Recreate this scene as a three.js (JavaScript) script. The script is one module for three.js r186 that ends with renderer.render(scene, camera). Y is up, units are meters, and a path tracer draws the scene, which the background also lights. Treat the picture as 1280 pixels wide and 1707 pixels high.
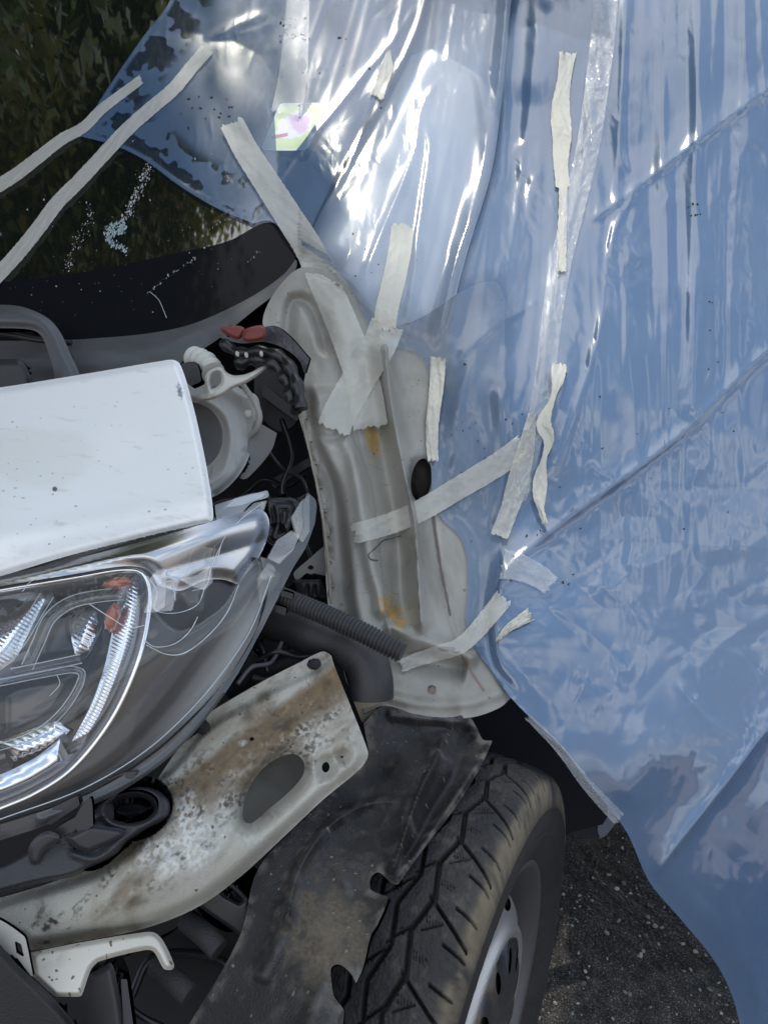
import * as THREE from 'three';
import { ImprovedNoise } from 'three/addons/math/ImprovedNoise.js';
import { mergeGeometries } from 'three/addons/utils/BufferGeometryUtils.js';

// ---------------------------------------------------------------- camera, sky, sun, exposure
const scene = new THREE.Scene();
const F = 1250, CX = 640, CY = 853.5;                       // focal length and centre of the photograph in its own pixels
const EYE = new THREE.Vector3(0, 1.55, 0), PITCH = THREE.MathUtils.degToRad(19.5);
const camera = new THREE.PerspectiveCamera(THREE.MathUtils.radToDeg(2 * Math.atan(CY / F)), 1280 / 1707, 0.02, 400);
camera.position.copy(EYE); camera.rotation.set(-PITCH, 0, 0);
scene.add(camera);

const V3 = (x, y, z) => new THREE.Vector3(x, y, z);
const SUN = V3(-0.10, 0.91, -0.34).normalize();               // high sun, a little behind the van
const PN = new ImprovedNoise();
const noise = (x, y = 0, z = 0.37) => PN.noise(x, y, z);
const fbm = (x, y, z = 0.37, o = 4) => { let s = 0, a = 0.5; for (let i = 0; i < o; i++) { s += a * PN.noise(x, y, z + i * 7.31); x *= 2.03; y *= 2.03; z *= 2.03; a *= 0.5; } return s; };
const ridged = (x, y, z = 0.37, o = 3) => { let s = 0, a = 0.5; for (let i = 0; i < o; i++) { s += a * (1 - Math.abs(2 * PN.noise(x, y, z + i * 3.7))); x *= 2.1; y *= 2.1; a *= 0.5; } return s; };
const clamp = (x, a = 0, b = 1) => Math.min(b, Math.max(a, x));
const sst = (a, b, x) => { const t = a === b ? (x >= a ? 1 : 0) : clamp((x - a) / (b - a)); return t * t * (3 - 2 * t); };
const mix = (a, b, t) => a + (b - a) * t;
const mix3 = (a, b, t) => [mix(a[0], b[0], t), mix(a[1], b[1], t), mix(a[2], b[2], t)];
let seed = 20231; const rnd = () => { seed = (seed * 1664525 + 1013904223) >>> 0; return seed / 4294967296; };
const rr = (a, b) => a + (b - a) * rnd();

{ // sky: blue with soft white clouds, brighter round the sun
  const W = 1024, H = 512, data = new Float32Array(W * H * 4);
  for (let j = 0; j < H; j++) for (let i = 0; i < W; i++) {
    const el = ((j + 0.5) / H - 0.5) * Math.PI, az = ((i + 0.5) / W - 0.5) * 2 * Math.PI;
    const d = [Math.cos(el) * Math.cos(az), Math.sin(el), Math.cos(el) * Math.sin(az)];
    const up = Math.max(0, d[1]), t = Math.pow(1 - up, 3);
    let c = mix3([0.52, 0.73, 1.06], [1.15, 1.2, 1.25], t);
    const s = Math.max(0, d[0] * SUN.x + d[1] * SUN.y + d[2] * SUN.z), g = 0.7 * Math.pow(s, 9) + 1.2 * Math.pow(s, 60);
    c = [c[0] + g * 1.14, c[1] + g, c[2] + g * 0.84];
    const q = 2.1 / (up + 0.35);
    const cl = sst(0.02, 0.34, fbm(d[0] * q + 3.1, d[2] * q + 1.7, d[1] * 1.3, 6) + 0.04);
    c = mix3(c, [2.1, 2.12, 2.15], cl * 0.85 * sst(0, 0.15, d[1]));
    if (d[1] < 0) c = [0.22, 0.2, 0.18];
    const o = (j * W + i) * 4; data[o] = c[0]; data[o + 1] = c[1]; data[o + 2] = c[2]; data[o + 3] = 1;
  }
  const t = new THREE.DataTexture(data, W, H, THREE.RGBAFormat, THREE.FloatType);
  t.mapping = THREE.EquirectangularReflectionMapping; t.magFilter = t.minFilter = THREE.LinearFilter; t.needsUpdate = true;
  scene.background = t; scene.environment = t;
}
const sun = new THREE.DirectionalLight(new THREE.Color(1, 0.95, 0.84), 3.2); sun.shadow.radius = 1.6;
sun.position.copy(SUN).multiplyScalar(20).add(V3(0, 0, -1.5)); sun.target.position.set(0, 0.8, -1.5);
sun.castShadow = true; Object.assign(sun.shadow.camera, { left: -5, right: 5, top: 5, bottom: -5, near: 1, far: 50 }); sun.shadow.mapSize.set(2048, 2048);
scene.add(sun, sun.target);
const renderer = new THREE.WebGLRenderer({ antialias: true });
renderer.toneMapping = THREE.LinearToneMapping; renderer.toneMappingExposure = 0.92;
renderer.shadowMap.enabled = true; renderer.setSize(767, 1024);

// ---------------------------------------------------------------- measuring and modelling helpers
const cp = Math.cos(PITCH), sp = Math.sin(PITCH);
function at(x, y, d) {                                        // surveyed point: photograph pixel and metres along the lens axis -> world
  const a = (x - CX) / F * d, b = -(y - CY) / F * d;
  return V3(a, EYE.y + b * cp - d * sp, -(d * cp + b * sp));
}
function tps(pts) {                                           // smooth surface through scattered depths
  const n = pts.length, m = n + 3, S = 1 / 400, A = [], B = [];
  const U = r2 => r2 > 1e-12 ? 0.5 * r2 * Math.log(r2) : 0;
  for (let i = 0; i < m; i++) { A.push(new Float64Array(m)); B.push(0); }
  for (let i = 0; i < n; i++) {
    for (let j = 0; j < n; j++) A[i][j] = U(((pts[i][0] - pts[j][0]) ** 2 + (pts[i][1] - pts[j][1]) ** 2) * S * S);
    A[i][i] += 1e-4;
    A[i][n] = A[n][i] = 1; A[i][n + 1] = A[n + 1][i] = pts[i][0] * S; A[i][n + 2] = A[n + 2][i] = pts[i][1] * S; B[i] = pts[i][2];
  }
  for (let c = 0; c < m; c++) {
    let p = c; for (let r = c + 1; r < m; r++) if (Math.abs(A[r][c]) > Math.abs(A[p][c])) p = r;
    [A[c], A[p]] = [A[p], A[c]]; [B[c], B[p]] = [B[p], B[c]];
    for (let r = c + 1; r < m; r++) { const k = A[r][c] / A[c][c]; if (k) { for (let q = c; q < m; q++) A[r][q] -= k * A[c][q]; B[r] -= k * B[c]; } }
  }
  for (let c = m - 1; c >= 0; c--) { for (let q = c + 1; q < m; q++) B[c] -= A[c][q] * B[q]; B[c] /= A[c][c]; }
  return (x, y) => { let s = B[n] + B[n + 1] * x * S + B[n + 2] * y * S; for (let i = 0; i < n; i++) s += B[i] * U(((x - pts[i][0]) ** 2 + (y - pts[i][1]) ** 2) * S * S); return s; };
}
function curve(pts, step = 5, closed = false) {               // Catmull-Rom through [x, y, 1 = sharp corner]
  const out = [], n = pts.length, g = i => closed ? pts[(i + n) % n] : pts[clamp(i, 0, n - 1)];
  for (let i = 0; i < (closed ? n : n - 1); i++) {
    const p1 = g(i), p2 = g(i + 1), p0 = p1[2] ? p1 : g(i - 1), p3 = p2[2] ? p2 : g(i + 2);
    const L = Math.hypot(p2[0] - p1[0], p2[1] - p1[1]), k = Math.max(1, Math.ceil(L / step));
    for (let s = 0; s < k; s++) {
      const t = s / k, t2 = t * t, t3 = t2 * t, f = c => {
        const l0 = Math.hypot(p1[0] - p0[0], p1[1] - p0[1]), l2 = Math.hypot(p3[0] - p2[0], p3[1] - p2[1]);
        const m1 = l0 > 1e-6 ? (p2[c] - p0[c]) / (L + l0) * L : (p2[c] - p1[c]), m2 = l2 > 1e-6 ? (p3[c] - p1[c]) / (L + l2) * L : (p2[c] - p1[c]);
        return (2 * t3 - 3 * t2 + 1) * p1[c] + (t3 - 2 * t2 + t) * m1 + (-2 * t3 + 3 * t2) * p2[c] + (t3 - t2) * m2;
      };
      out.push([f(0), f(1)]);
    }
  }
  if (!closed) out.push(pts[n - 1].slice(0, 2));
  return out;
}
function distLine(poly, x, y) {                               // distance to an open polyline, side, position along it (0..1)
  let best = 1e9, side = 1, along = 0; const n = poly.length - 1;
  for (let i = 0; i < n; i++) {
    const a = poly[i], b = poly[i + 1], dx = b[0] - a[0], dy = b[1] - a[1], t = clamp(((x - a[0]) * dx + (y - a[1]) * dy) / (dx * dx + dy * dy + 1e-9));
    const ex = x - a[0] - t * dx, ey = y - a[1] - t * dy, q = ex * ex + ey * ey;
    if (q < best) { best = q; side = dx * ey - dy * ex >= 0 ? 1 : -1; along = (i + t) / n; }
  }
  return [Math.sqrt(best), side, along];
}
function boxOf(poly, pad = 0) { let b = [1e9, 1e9, -1e9, -1e9]; for (const p of poly) b = [Math.min(b[0], p[0] - pad), Math.min(b[1], p[1] - pad), Math.max(b[2], p[0] + pad), Math.max(b[3], p[1] + pad)]; return b; }
function signed(loops) {                                      // inside positive; runs of segments are skipped by their boxes
  const runs = [];
  for (const l of loops) for (let i = 0; i < l.length; i += 12) { const seg = []; let b = [1e9, 1e9, -1e9, -1e9]; for (let k = i; k < Math.min(i + 12, l.length); k++) { const p = l[k], q = l[(k + 1) % l.length]; seg.push(p[0], p[1], q[0], q[1]); b = [Math.min(b[0], p[0], q[0]), Math.min(b[1], p[1], q[1]), Math.max(b[2], p[0], q[0]), Math.max(b[3], p[1], q[1])]; } runs.push({ seg: Float64Array.from(seg), b }); }
  let hint = 0;
  return (x, y) => {
    let best = 1e18, inside = false;
    for (let r = -1; r < runs.length; r++) {
      const run = runs[r < 0 ? hint : r], { seg, b } = run;
      const ox = Math.max(b[0] - x, 0, x - b[2]), oy = Math.max(b[1] - y, 0, y - b[3]), near = ox * ox + oy * oy < best, count = r >= 0 && y >= b[1] && y <= b[3] && x <= b[2];
      if (!near && !count) continue;
      for (let k = 0; k < seg.length; k += 4) {
        const ax = seg[k], ay = seg[k + 1], bx = seg[k + 2], by = seg[k + 3];
        if (count && (ay > y) !== (by > y) && x < (bx - ax) * (y - ay) / (by - ay) + ax) inside = !inside;
        if (near) { const dx = bx - ax, dy = by - ay, t = clamp(((x - ax) * dx + (y - ay) * dy) / (dx * dx + dy * dy + 1e-9)), ex = x - ax - t * dx, ey = y - ay - t * dy, q = ex * ex + ey * ey; if (q < best) { best = q; if (r >= 0) hint = r; } }
      }
    }
    return Math.sqrt(best) * (inside ? 1 : -1);
  };
}
function ell(cx, cy, rx, ry, turn = 0, n = 40) { const o = []; for (let i = 0; i < n; i++) { const a = i / n * 2 * Math.PI, x = rx * Math.cos(a), y = ry * Math.sin(a), c = Math.cos(turn), s = Math.sin(turn); o.push([cx + x * c - y * s, cy + x * s + y * c]); } return o; }

// a shell of real thickness: outline (and holes) measured in the photograph, depth and relief from functions
function shell(o) {
  const step = o.step ?? 5, loops = [o.raw ? o.outline : curve(o.outline, Math.min(step, 6), true), ...(o.holes ?? []).map(h => o.rawHoles ? h : curve(h, Math.min(step, 4), true))];
  const SD = signed(loops), [x0, y0, x1, y1] = boxOf(loops[0], step * 1.5), nx = Math.ceil((x1 - x0) / step) + 1, ny = Math.ceil((y1 - y0) / step) + 1;
  const sd = new Float32Array(nx * ny), X = [], Y = [], S = [], idx = [], vert = new Map();
  for (let j = 0; j < ny; j++) for (let i = 0; i < nx; i++) sd[j * nx + i] = SD(x0 + i * step, y0 + j * step) || 1e-4;
  const add = (key, x, y, s) => { let k = vert.get(key); if (k === undefined) { k = X.length; vert.set(key, k); X.push(x); Y.push(y); S.push(s); } return k; };
  const rim = [];
  for (let j = 0; j < ny - 1; j++) for (let i = 0; i < nx - 1; i++) {
    const c = [[i, j], [i + 1, j], [i + 1, j + 1], [i, j + 1]], s = c.map(([a, b]) => sd[b * nx + a]);
    if (s[0] < 0 && s[1] < 0 && s[2] < 0 && s[3] < 0) continue;
    const poly = [], cross = [];
    for (let k = 0; k < 4; k++) {
      const [a, b] = c[k], [a2, b2] = c[(k + 1) % 4], sa = s[k], sb = s[(k + 1) % 4];
      if (sa > 0) { poly.push(add(b * nx + a, x0 + a * step, y0 + b * step, sa)); cross.push(0); }
      if ((sa > 0) !== (sb > 0)) {
        const t = clamp(sa / (sa - sb), 0.02, 0.98), fw = b * nx + a < b2 * nx + a2, key = 'e' + (fw ? `${a},${b},${k % 2}` : `${a2},${b2},${k % 2}`);
        poly.push(add(key, x0 + (a + (a2 - a) * t) * step, y0 + (b + (b2 - b) * t) * step, 0)); cross.push(sa > 0 ? 1 : 2);
      }
    }
    for (let k = 1; k < poly.length - 1; k++) idx.push(poly[0], poly[k], poly[k + 1]);
    for (let k = 0; k < poly.length; k++) { const k2 = (k + 1) % poly.length; if (cross[k] === 1 && cross[k2] === 2) rim.push([poly[k], poly[k2]]); }
  }
  const n = X.length, P = new Array(n), map = o.map ?? ((x, y, s) => at(x, y, o.d(x, y, s)));
  for (let i = 0; i < n; i++) P[i] = map(X[i], Y[i], S[i]);
  // orientation: towards the side that the mapping shows
  const nrm = new Array(n).fill(0).map(() => V3()), e1 = V3(), e2 = V3(), fn = V3(), mean = V3(); let facing = 0;
  for (let k = 0; k < idx.length; k += 3) {
    const [a, b, c] = [P[idx[k]], P[idx[k + 1]], P[idx[k + 2]]];
    fn.crossVectors(e1.subVectors(b, a), e2.subVectors(c, a)); facing += fn.dot((o.towards ?? EYE).clone().sub(a));
    nrm[idx[k]].add(fn); nrm[idx[k + 1]].add(fn); nrm[idx[k + 2]].add(fn); mean.add(fn);
  }
  const flip = facing < 0; if (flip) mean.negate(); mean.normalize();
  for (const v of nrm) { v.normalize(); if (flip) v.negate(); }
  // planar uv in metres on the shell's own plane
  const t1 = V3(0, 1, 0).cross(mean); if (t1.length() < 0.1) t1.set(1, 0, 0); t1.normalize(); const t2 = mean.clone().cross(t1), org = P[0];
  const U = new Float32Array(n), W = new Float32Array(n); let u0 = 1e9, u1 = -1e9, w0 = 1e9, w1 = -1e9;
  for (let i = 0; i < n; i++) { const q = P[i].clone().sub(org); U[i] = q.dot(t1); W[i] = q.dot(t2); u0 = Math.min(u0, U[i]); u1 = Math.max(u1, U[i]); w0 = Math.min(w0, W[i]); w1 = Math.max(w1, W[i]); }
  const pos = [], nor = [], uv = [], uv1 = [], ind = [];
  const put = (p, nn, i) => { pos.push(p.x, p.y, p.z); nor.push(nn.x, nn.y, nn.z); uv.push((U[i] - u0) / (u1 - u0), (W[i] - w0) / (w1 - w0)); uv1.push(U[i], W[i]); return pos.length / 3 - 1; };
  for (let i = 0; i < n; i++) put(P[i], nrm[i], i);
  for (let k = 0; k < idx.length; k += 3) flip ? ind.push(idx[k], idx[k + 2], idx[k + 1]) : ind.push(idx[k], idx[k + 1], idx[k + 2]);
  const th = o.thick ?? 0.002;
  if (th > 0) {
    const back = P.map((p, i) => p.clone().addScaledVector(o.even ? mean : nrm[i], -th)), neg = nrm.map(v => v.clone().negate()), b0 = pos.length / 3;
    for (let i = 0; i < n; i++) put(back[i], neg[i], i);
    for (let k = 0; k < idx.length; k += 3) flip ? ind.push(b0 + idx[k], b0 + idx[k + 1], b0 + idx[k + 2]) : ind.push(b0 + idx[k], b0 + idx[k + 2], b0 + idx[k + 1]);
    const rn = new Map();
    const sideN = (a, b) => { const v = e1.subVectors(P[b], P[a]).clone().cross(nrm[a]); if (!flip) v.negate(); return v.lengthSq() > 0 ? v.normalize() : v.set(0, 1, 0); };
    for (const [a, b] of rim) { const v = sideN(a, b); for (const q of [a, b]) rn.set(q, (rn.get(q) ?? V3()).add(v)); }
    const made = new Map(), get = q => { if (!made.has(q)) { const v = rn.get(q).clone().normalize(); made.set(q, [put(P[q], v, q), put(back[q], v, q)]); } return made.get(q); };
    for (const [a, b] of rim) { const [a0, a1] = get(a), [b0_, b1] = get(b); ind.push(a0, b0_, a1, b0_, b1, a1); }
  }
  const g = new THREE.BufferGeometry();
  g.setAttribute('position', new THREE.Float32BufferAttribute(pos, 3)); g.setAttribute('normal', new THREE.Float32BufferAttribute(nor, 3));
  g.setAttribute('uv', new THREE.Float32BufferAttribute(uv, 2)); g.setAttribute('uv1', new THREE.Float32BufferAttribute(uv1, 2)); g.setIndex(ind);
  g.userData.bake = { X, Y, S, P, U, W, u0, u1, w0, w1, idx };
  return g;
}
// colour map for a shell, worked out on its own plane: paint(x, y, u, w, s) -> linear [r, g, b] and roughness
function bake(g, paint, size = 900) {
  const { X, Y, S, U, W, u0, u1, w0, w1, idx } = g.userData.bake, du = u1 - u0, dw = w1 - w0, w = Math.min(2048, Math.ceil(size * Math.min(1, du / dw))), h = Math.min(2048, Math.ceil(size * Math.min(1, dw / du)));
  const col = new Uint8Array(w * h * 4), rou = new Uint8Array(w * h * 4), done = new Uint8Array(w * h);
  const enc = v => Math.round(255 * (v <= 0.0031308 ? 12.92 * clamp(v) : 1.055 * Math.pow(clamp(v), 1 / 2.4) - 0.055));
  for (let k = 0; k < idx.length; k += 3) {
    const q = [0, 1, 2].map(m => { const i = idx[k + m]; return [(U[i] - u0) / du * w, (W[i] - w0) / dw * h, X[i], Y[i], S[i]]; });
    const [a, b, c] = q, den = (b[1] - c[1]) * (a[0] - c[0]) + (c[0] - b[0]) * (a[1] - c[1]); if (Math.abs(den) < 1e-9) continue;
    const i0 = Math.max(0, Math.floor(Math.min(a[0], b[0], c[0]) - 1.5)), i1 = Math.min(w - 1, Math.ceil(Math.max(a[0], b[0], c[0]) + 1.5)), j0 = Math.max(0, Math.floor(Math.min(a[1], b[1], c[1]) - 1.5)), j1 = Math.min(h - 1, Math.ceil(Math.max(a[1], b[1], c[1]) + 1.5));
    for (let j = j0; j <= j1; j++) for (let i = i0; i <= i1; i++) {
      const px = i + 0.5, py = j + 0.5, l0 = ((b[1] - c[1]) * (px - c[0]) + (c[0] - b[0]) * (py - c[1])) / den, l1 = ((c[1] - a[1]) * (px - c[0]) + (a[0] - c[0]) * (py - c[1])) / den, l2 = 1 - l0 - l1, m = Math.min(l0, l1, l2), o = j * w + i;
      const e = m >= -1e-6 ? 2 : m > -0.8 ? 1 : 0; if (e <= done[o]) continue; done[o] = e;
      const f = n => a[n] * l0 + b[n] * l1 + c[n] * l2, r = paint(f(2), f(3), u0 + px / w * du, w0 + py / h * dw, f(4));
      col[o * 4] = enc(r[0]); col[o * 4 + 1] = enc(r[1]); col[o * 4 + 2] = enc(r[2]); col[o * 4 + 3] = 255;
      rou[o * 4] = Math.round(255 * clamp(r[4] ?? 0.5)); rou[o * 4 + 1] = rou[o * 4 + 2] = Math.round(255 * clamp(r[3] ?? 0.5)); rou[o * 4 + 3] = 255;
    }
  }
  if (!(w > 0 && h > 0)) throw new Error('empty shell');
  const tex = (d, srgb) => { const t = new THREE.DataTexture(d, w, h); t.magFilter = t.minFilter = THREE.LinearFilter; if (srgb) t.colorSpace = THREE.SRGBColorSpace; t.needsUpdate = true; return t; };
  return { map: tex(col, true), roughnessMap: tex(rou, false) };
}
function grainTex(fn, n = 512) { const d = new Uint8Array(n * n * 4); for (let j = 0; j < n; j++) for (let i = 0; i < n; i++) { const v = clamp(fn(i / n, j / n)) * 255; d.set([v, v, v, 255], (j * n + i) * 4); } const t = new THREE.DataTexture(d, n, n); t.magFilter = t.minFilter = THREE.LinearFilter; t.wrapS = t.wrapT = THREE.RepeatWrapping; t.needsUpdate = true; return t; }
// tiling noise from a torus walk
const tile = (u, v, f, s = 0) => { const a = u * 2 * Math.PI, b = v * 2 * Math.PI; return PN.noise(f * Math.cos(a) + s, f * Math.sin(a) + f * Math.cos(b) * 0.7, f * Math.sin(b) + 3.3 + s); };
const GRIT = grainTex((u, v) => 0.5 + 0.3 * tile(u, v, 9) + 0.28 * tile(u, v, 24, 4) + 0.22 * tile(u, v, 55, 8));
const SOFT = grainTex((u, v) => 0.5 + 0.45 * tile(u, v, 3) + 0.2 * tile(u, v, 8, 5));
function bumped(tex, repeat, channel = 1) { const t = tex.clone(); t.repeat.set(repeat, repeat); t.channel = channel; t.needsUpdate = true; return t; }
const GRIT_M = bumped(GRIT, 9), SOFT_M = bumped(SOFT, 6);
const lin = hex => { const c = new THREE.Color(hex); return [c.r, c.g, c.b]; };
const std = (o) => new THREE.MeshPhysicalMaterial({ side: THREE.DoubleSide, ...o });
const mat = (rgb, roughness = 0.6, metalness = 0, more = {}) => std({ color: new THREE.Color().setRGB(...rgb), roughness, metalness, ...more });

function tube(pts, r, seg = 10, per = 8) {                    // pts [x, y, depth] or Vector3; r metres or r(t)
  const c = new THREE.CatmullRomCurve3(pts.map(p => p.isVector3 ? p : at(...p)), false, 'centripetal'), n = Math.max(2, (pts.length - 1) * per), fr = c.computeFrenetFrames(n, false), pos = [], nor = [], uv = [], uv1 = [], ind = [];
  const L = c.getLength();
  for (let i = 0; i <= n; i++) {
    const t = i / n, p = c.getPointAt(t), R = typeof r === 'function' ? r(t) : r, R2 = typeof r === 'function' ? (r(Math.min(1, t + 0.5 / n)) - r(Math.max(0, t - 0.5 / n))) / (L / n) : 0;
    for (let k = 0; k <= seg; k++) {
      const a = k / seg * 2 * Math.PI, v = fr.normals[i].clone().multiplyScalar(Math.cos(a)).addScaledVector(fr.binormals[i], Math.sin(a)), q = p.clone().addScaledVector(v, R), nn = v.clone().addScaledVector(fr.tangents[i], -R2).normalize();
      pos.push(q.x, q.y, q.z); nor.push(nn.x, nn.y, nn.z); uv.push(t, k / seg); uv1.push(t * L, k / seg * 2 * Math.PI * R);
    }
  }
  for (let i = 0; i < n; i++) for (let k = 0; k < seg; k++) { const a = i * (seg + 1) + k, b = a + seg + 1; ind.push(a, a + 1, b, b, a + 1, b + 1); }
  for (const [i, s] of [[0, -1], [n, 1]]) {                   // caps
    const m = pos.length / 3, p = c.getPointAt(i / n), tg = fr.tangents[i].clone().multiplyScalar(s);
    pos.push(p.x, p.y, p.z); nor.push(tg.x, tg.y, tg.z); uv.push(0, 0); uv1.push(0, 0);
    for (let k = 0; k <= seg; k++) { const b = (i * (seg + 1) + k) * 3; pos.push(pos[b], pos[b + 1], pos[b + 2]); nor.push(tg.x, tg.y, tg.z); uv.push(0, 0); uv1.push(0, 0); }
    for (let k = 0; k < seg; k++) s > 0 ? ind.push(m, m + 1 + k, m + 2 + k) : ind.push(m, m + 2 + k, m + 1 + k);
  }
  const g = new THREE.BufferGeometry();
  g.setAttribute('position', new THREE.Float32BufferAttribute(pos, 3)); g.setAttribute('normal', new THREE.Float32BufferAttribute(nor, 3)); g.setAttribute('uv', new THREE.Float32BufferAttribute(uv, 2)); g.setAttribute('uv1', new THREE.Float32BufferAttribute(uv1, 2)); g.setIndex(ind);
  return g;
}
function lump(x, y, d, rx, ry, rz, turn = 0, bump = 0) {       // an uneven rounded body (metres)
  const g = new THREE.SphereGeometry(1, 24, 16), p = g.attributes.position, v = V3();
  for (let i = 0; i < p.count; i++) { v.fromBufferAttribute(p, i); const k = 1 + bump * noise(v.x * 2.3 + x, v.y * 2.3, v.z * 2.3); p.setXYZ(i, v.x * rx * k, v.y * ry * k, v.z * rz * k); }
  g.computeVertexNormals(); g.rotateZ(turn); g.rotateX(-PITCH); const c = at(x, y, d); g.translate(c.x, c.y, c.z); g.setAttribute('uv1', g.attributes.uv.clone()); return g;
}
const used = new Map(), bases = new Map();
function numbered(name) { const k = used.get(name) ?? 0; used.set(name, k + 1); return k ? `${name}_${String(k).padStart(3, '0')}` : name; }
function add(name, g, m, parent, label) {
  const o = new THREE.Mesh(Array.isArray(g) ? mergeGeometries(g.map(x => { const y = x.index ? x : x; for (const k of Object.keys(y.attributes)) if (!['position', 'normal', 'uv', 'uv1'].includes(k)) y.deleteAttribute(k); y.userData = {}; return y; })) : g, m);
  o.name = parent ? name : numbered(name); o.castShadow = o.receiveShadow = true; if (label) o.userData.label = label;
  if (bases.has(parent)) o.position.copy(bases.get(parent)).negate();
  (parent ?? scene).add(o); return o;
}
function tag(o, label, category, group, kind) { o.userData.label = label; if (category) o.userData.category = category; if (group) o.userData.group = group; if (kind) o.userData.kind = kind; return o; }
function root(name, base, label, category) { const o = new THREE.Group(); o.name = numbered(name); o.position.copy(base); bases.set(o, base); scene.add(o); tag(o, label, category); return o; }
const nearLine = (poly, w) => { const b = boxOf(poly, w * 3.2); return (x, y) => x < b[0] || x > b[2] || y < b[1] || y > b[3] ? [1e9, 1, 0] : distLine(poly, x, y); };
// raised or sunk lines: [polyline, width px, height m, kind]
function relief(list) {
  const L = list.map(([p, w, h, kind = 'ridge', fade = 0.08]) => ({ q: nearLine(curve(p, 12), w), w, h, kind, fade }));
  return (x, y) => {
    let s = 0;
    for (const { q, w, h, kind, fade } of L) {
      const [d, side, a] = q(x, y); if (d > w * 3.2) continue;
      const f = sst(0, fade, a) * sst(0, fade, 1 - a), t0 = d / w, k = 2.2 / w, t = kind === 'step' || kind === 'ridge' ? t0 : Math.sqrt(t0 * t0 + k * k) - k;   // a fold is never sharper than a couple of millimetres
      if (kind === 'ridge') s += h * f * Math.exp(-t * t);
      else if (kind === 'sharp') s += h * f * Math.exp(-t * 1.4);
      else if (kind === 'fold') s += h * f * (side > 0 ? Math.exp(-t * 1.2) : Math.exp(-t * 2.6));   // long slope on one side, quick drop on the other
      else if (kind === 'step') s += h * f * side * 0.5 * (1 - Math.exp(-t * 2)) * Math.exp(-t * 0.6) * 2;
    }
    return s;
  };
}

// ---------------------------------------------------------------- depths of the large surfaces (metres along the lens axis)
const glassDepth = (() => {                                    // a nearly flat pane, bowed back towards its corner
  const P = [[0, 560, 1.55], [480, 430, 1.665], [300, 0, 2.12]], [[x0, y0, q0], [x1, y1, q1], [x2, y2, q2]] = P.map(p => [p[0], p[1], 1 / p[2]]), D = (x1 - x0) * (y2 - y0) - (x2 - x0) * (y1 - y0);
  const bx = ((q1 - q0) * (y2 - y0) - (q2 - q0) * (y1 - y0)) / D, by = ((x1 - x0) * (q2 - q0) - (x2 - x0) * (q1 - q0)) / D;
  return (x, y) => 1 / (q0 + bx * (x - x0) + by * (y - y0)) + 0.10 * ((x - 180) / 500) ** 2;
})();
const wingBase = tps([[500, 450, 1.60], [440, 530, 1.60], [500, 690, 1.44], [545, 1000, 1.27], [600, 1170, 1.18], [640, 560, 1.56], [715, 640, 1.52], [720, 850, 1.42], [780, 1000, 1.34], [853, 1160, 1.27], [700, 1190, 1.17], [680, 900, 1.33], [835, 700, 1.50], [610, 800, 1.385], [650, 1050, 1.235]]);
const pillarDepth = tps([[520, 385, 1.74], [640, 160, 2.03], [720, 0, 2.24], [860, 0, 2.20], [835, 300, 1.93], [835, 600, 1.63], [700, 620, 1.60], [600, 480, 1.63], [690, 300, 1.84], [500, 450, 1.66]]);
const filmBase = tps([[280, 0, 2.10], [130, 225, 1.885], [300, 310, 1.80], [420, 370, 1.75], [450, 180, 1.93], [520, 0, 2.14], [470, 400, 1.725], [700, 300, 1.79], ...[[560, 450], [620, 530], [650, 575], [712, 630], [720, 760], [735, 860], [780, 960], [785, 1070], [850, 1165], [820, 700], [815, 860]].map(([x, y]) => [x, y, wingBase(x, y) - 0.014]), [840, 0, 2.12], [835, 300, 1.84], [880, 700, 1.475], [930, 1240, 1.235], [1040, 1380, 1.27], [1180, 1590, 1.35], [1230, 1707, 1.39], [1280, 1707, 1.39], [1280, 1200, 1.40], [1280, 600, 1.62], [1280, 0, 1.98], [1000, 0, 2.04], [1050, 1000, 1.40], [1000, 500, 1.64], [1700, 0, 2.0], [1700, 1000, 1.52], [1700, 1800, 1.46], [900, -200, 2.3], [1500, -200, 2.1]]);

const GROUND = -0.037;
const VAN = V3(-0.35, 0, -1.8);
const van = root('van', VAN, 'wrecked white van with its front left corner torn open under taped plastic film', 'van');

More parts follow.
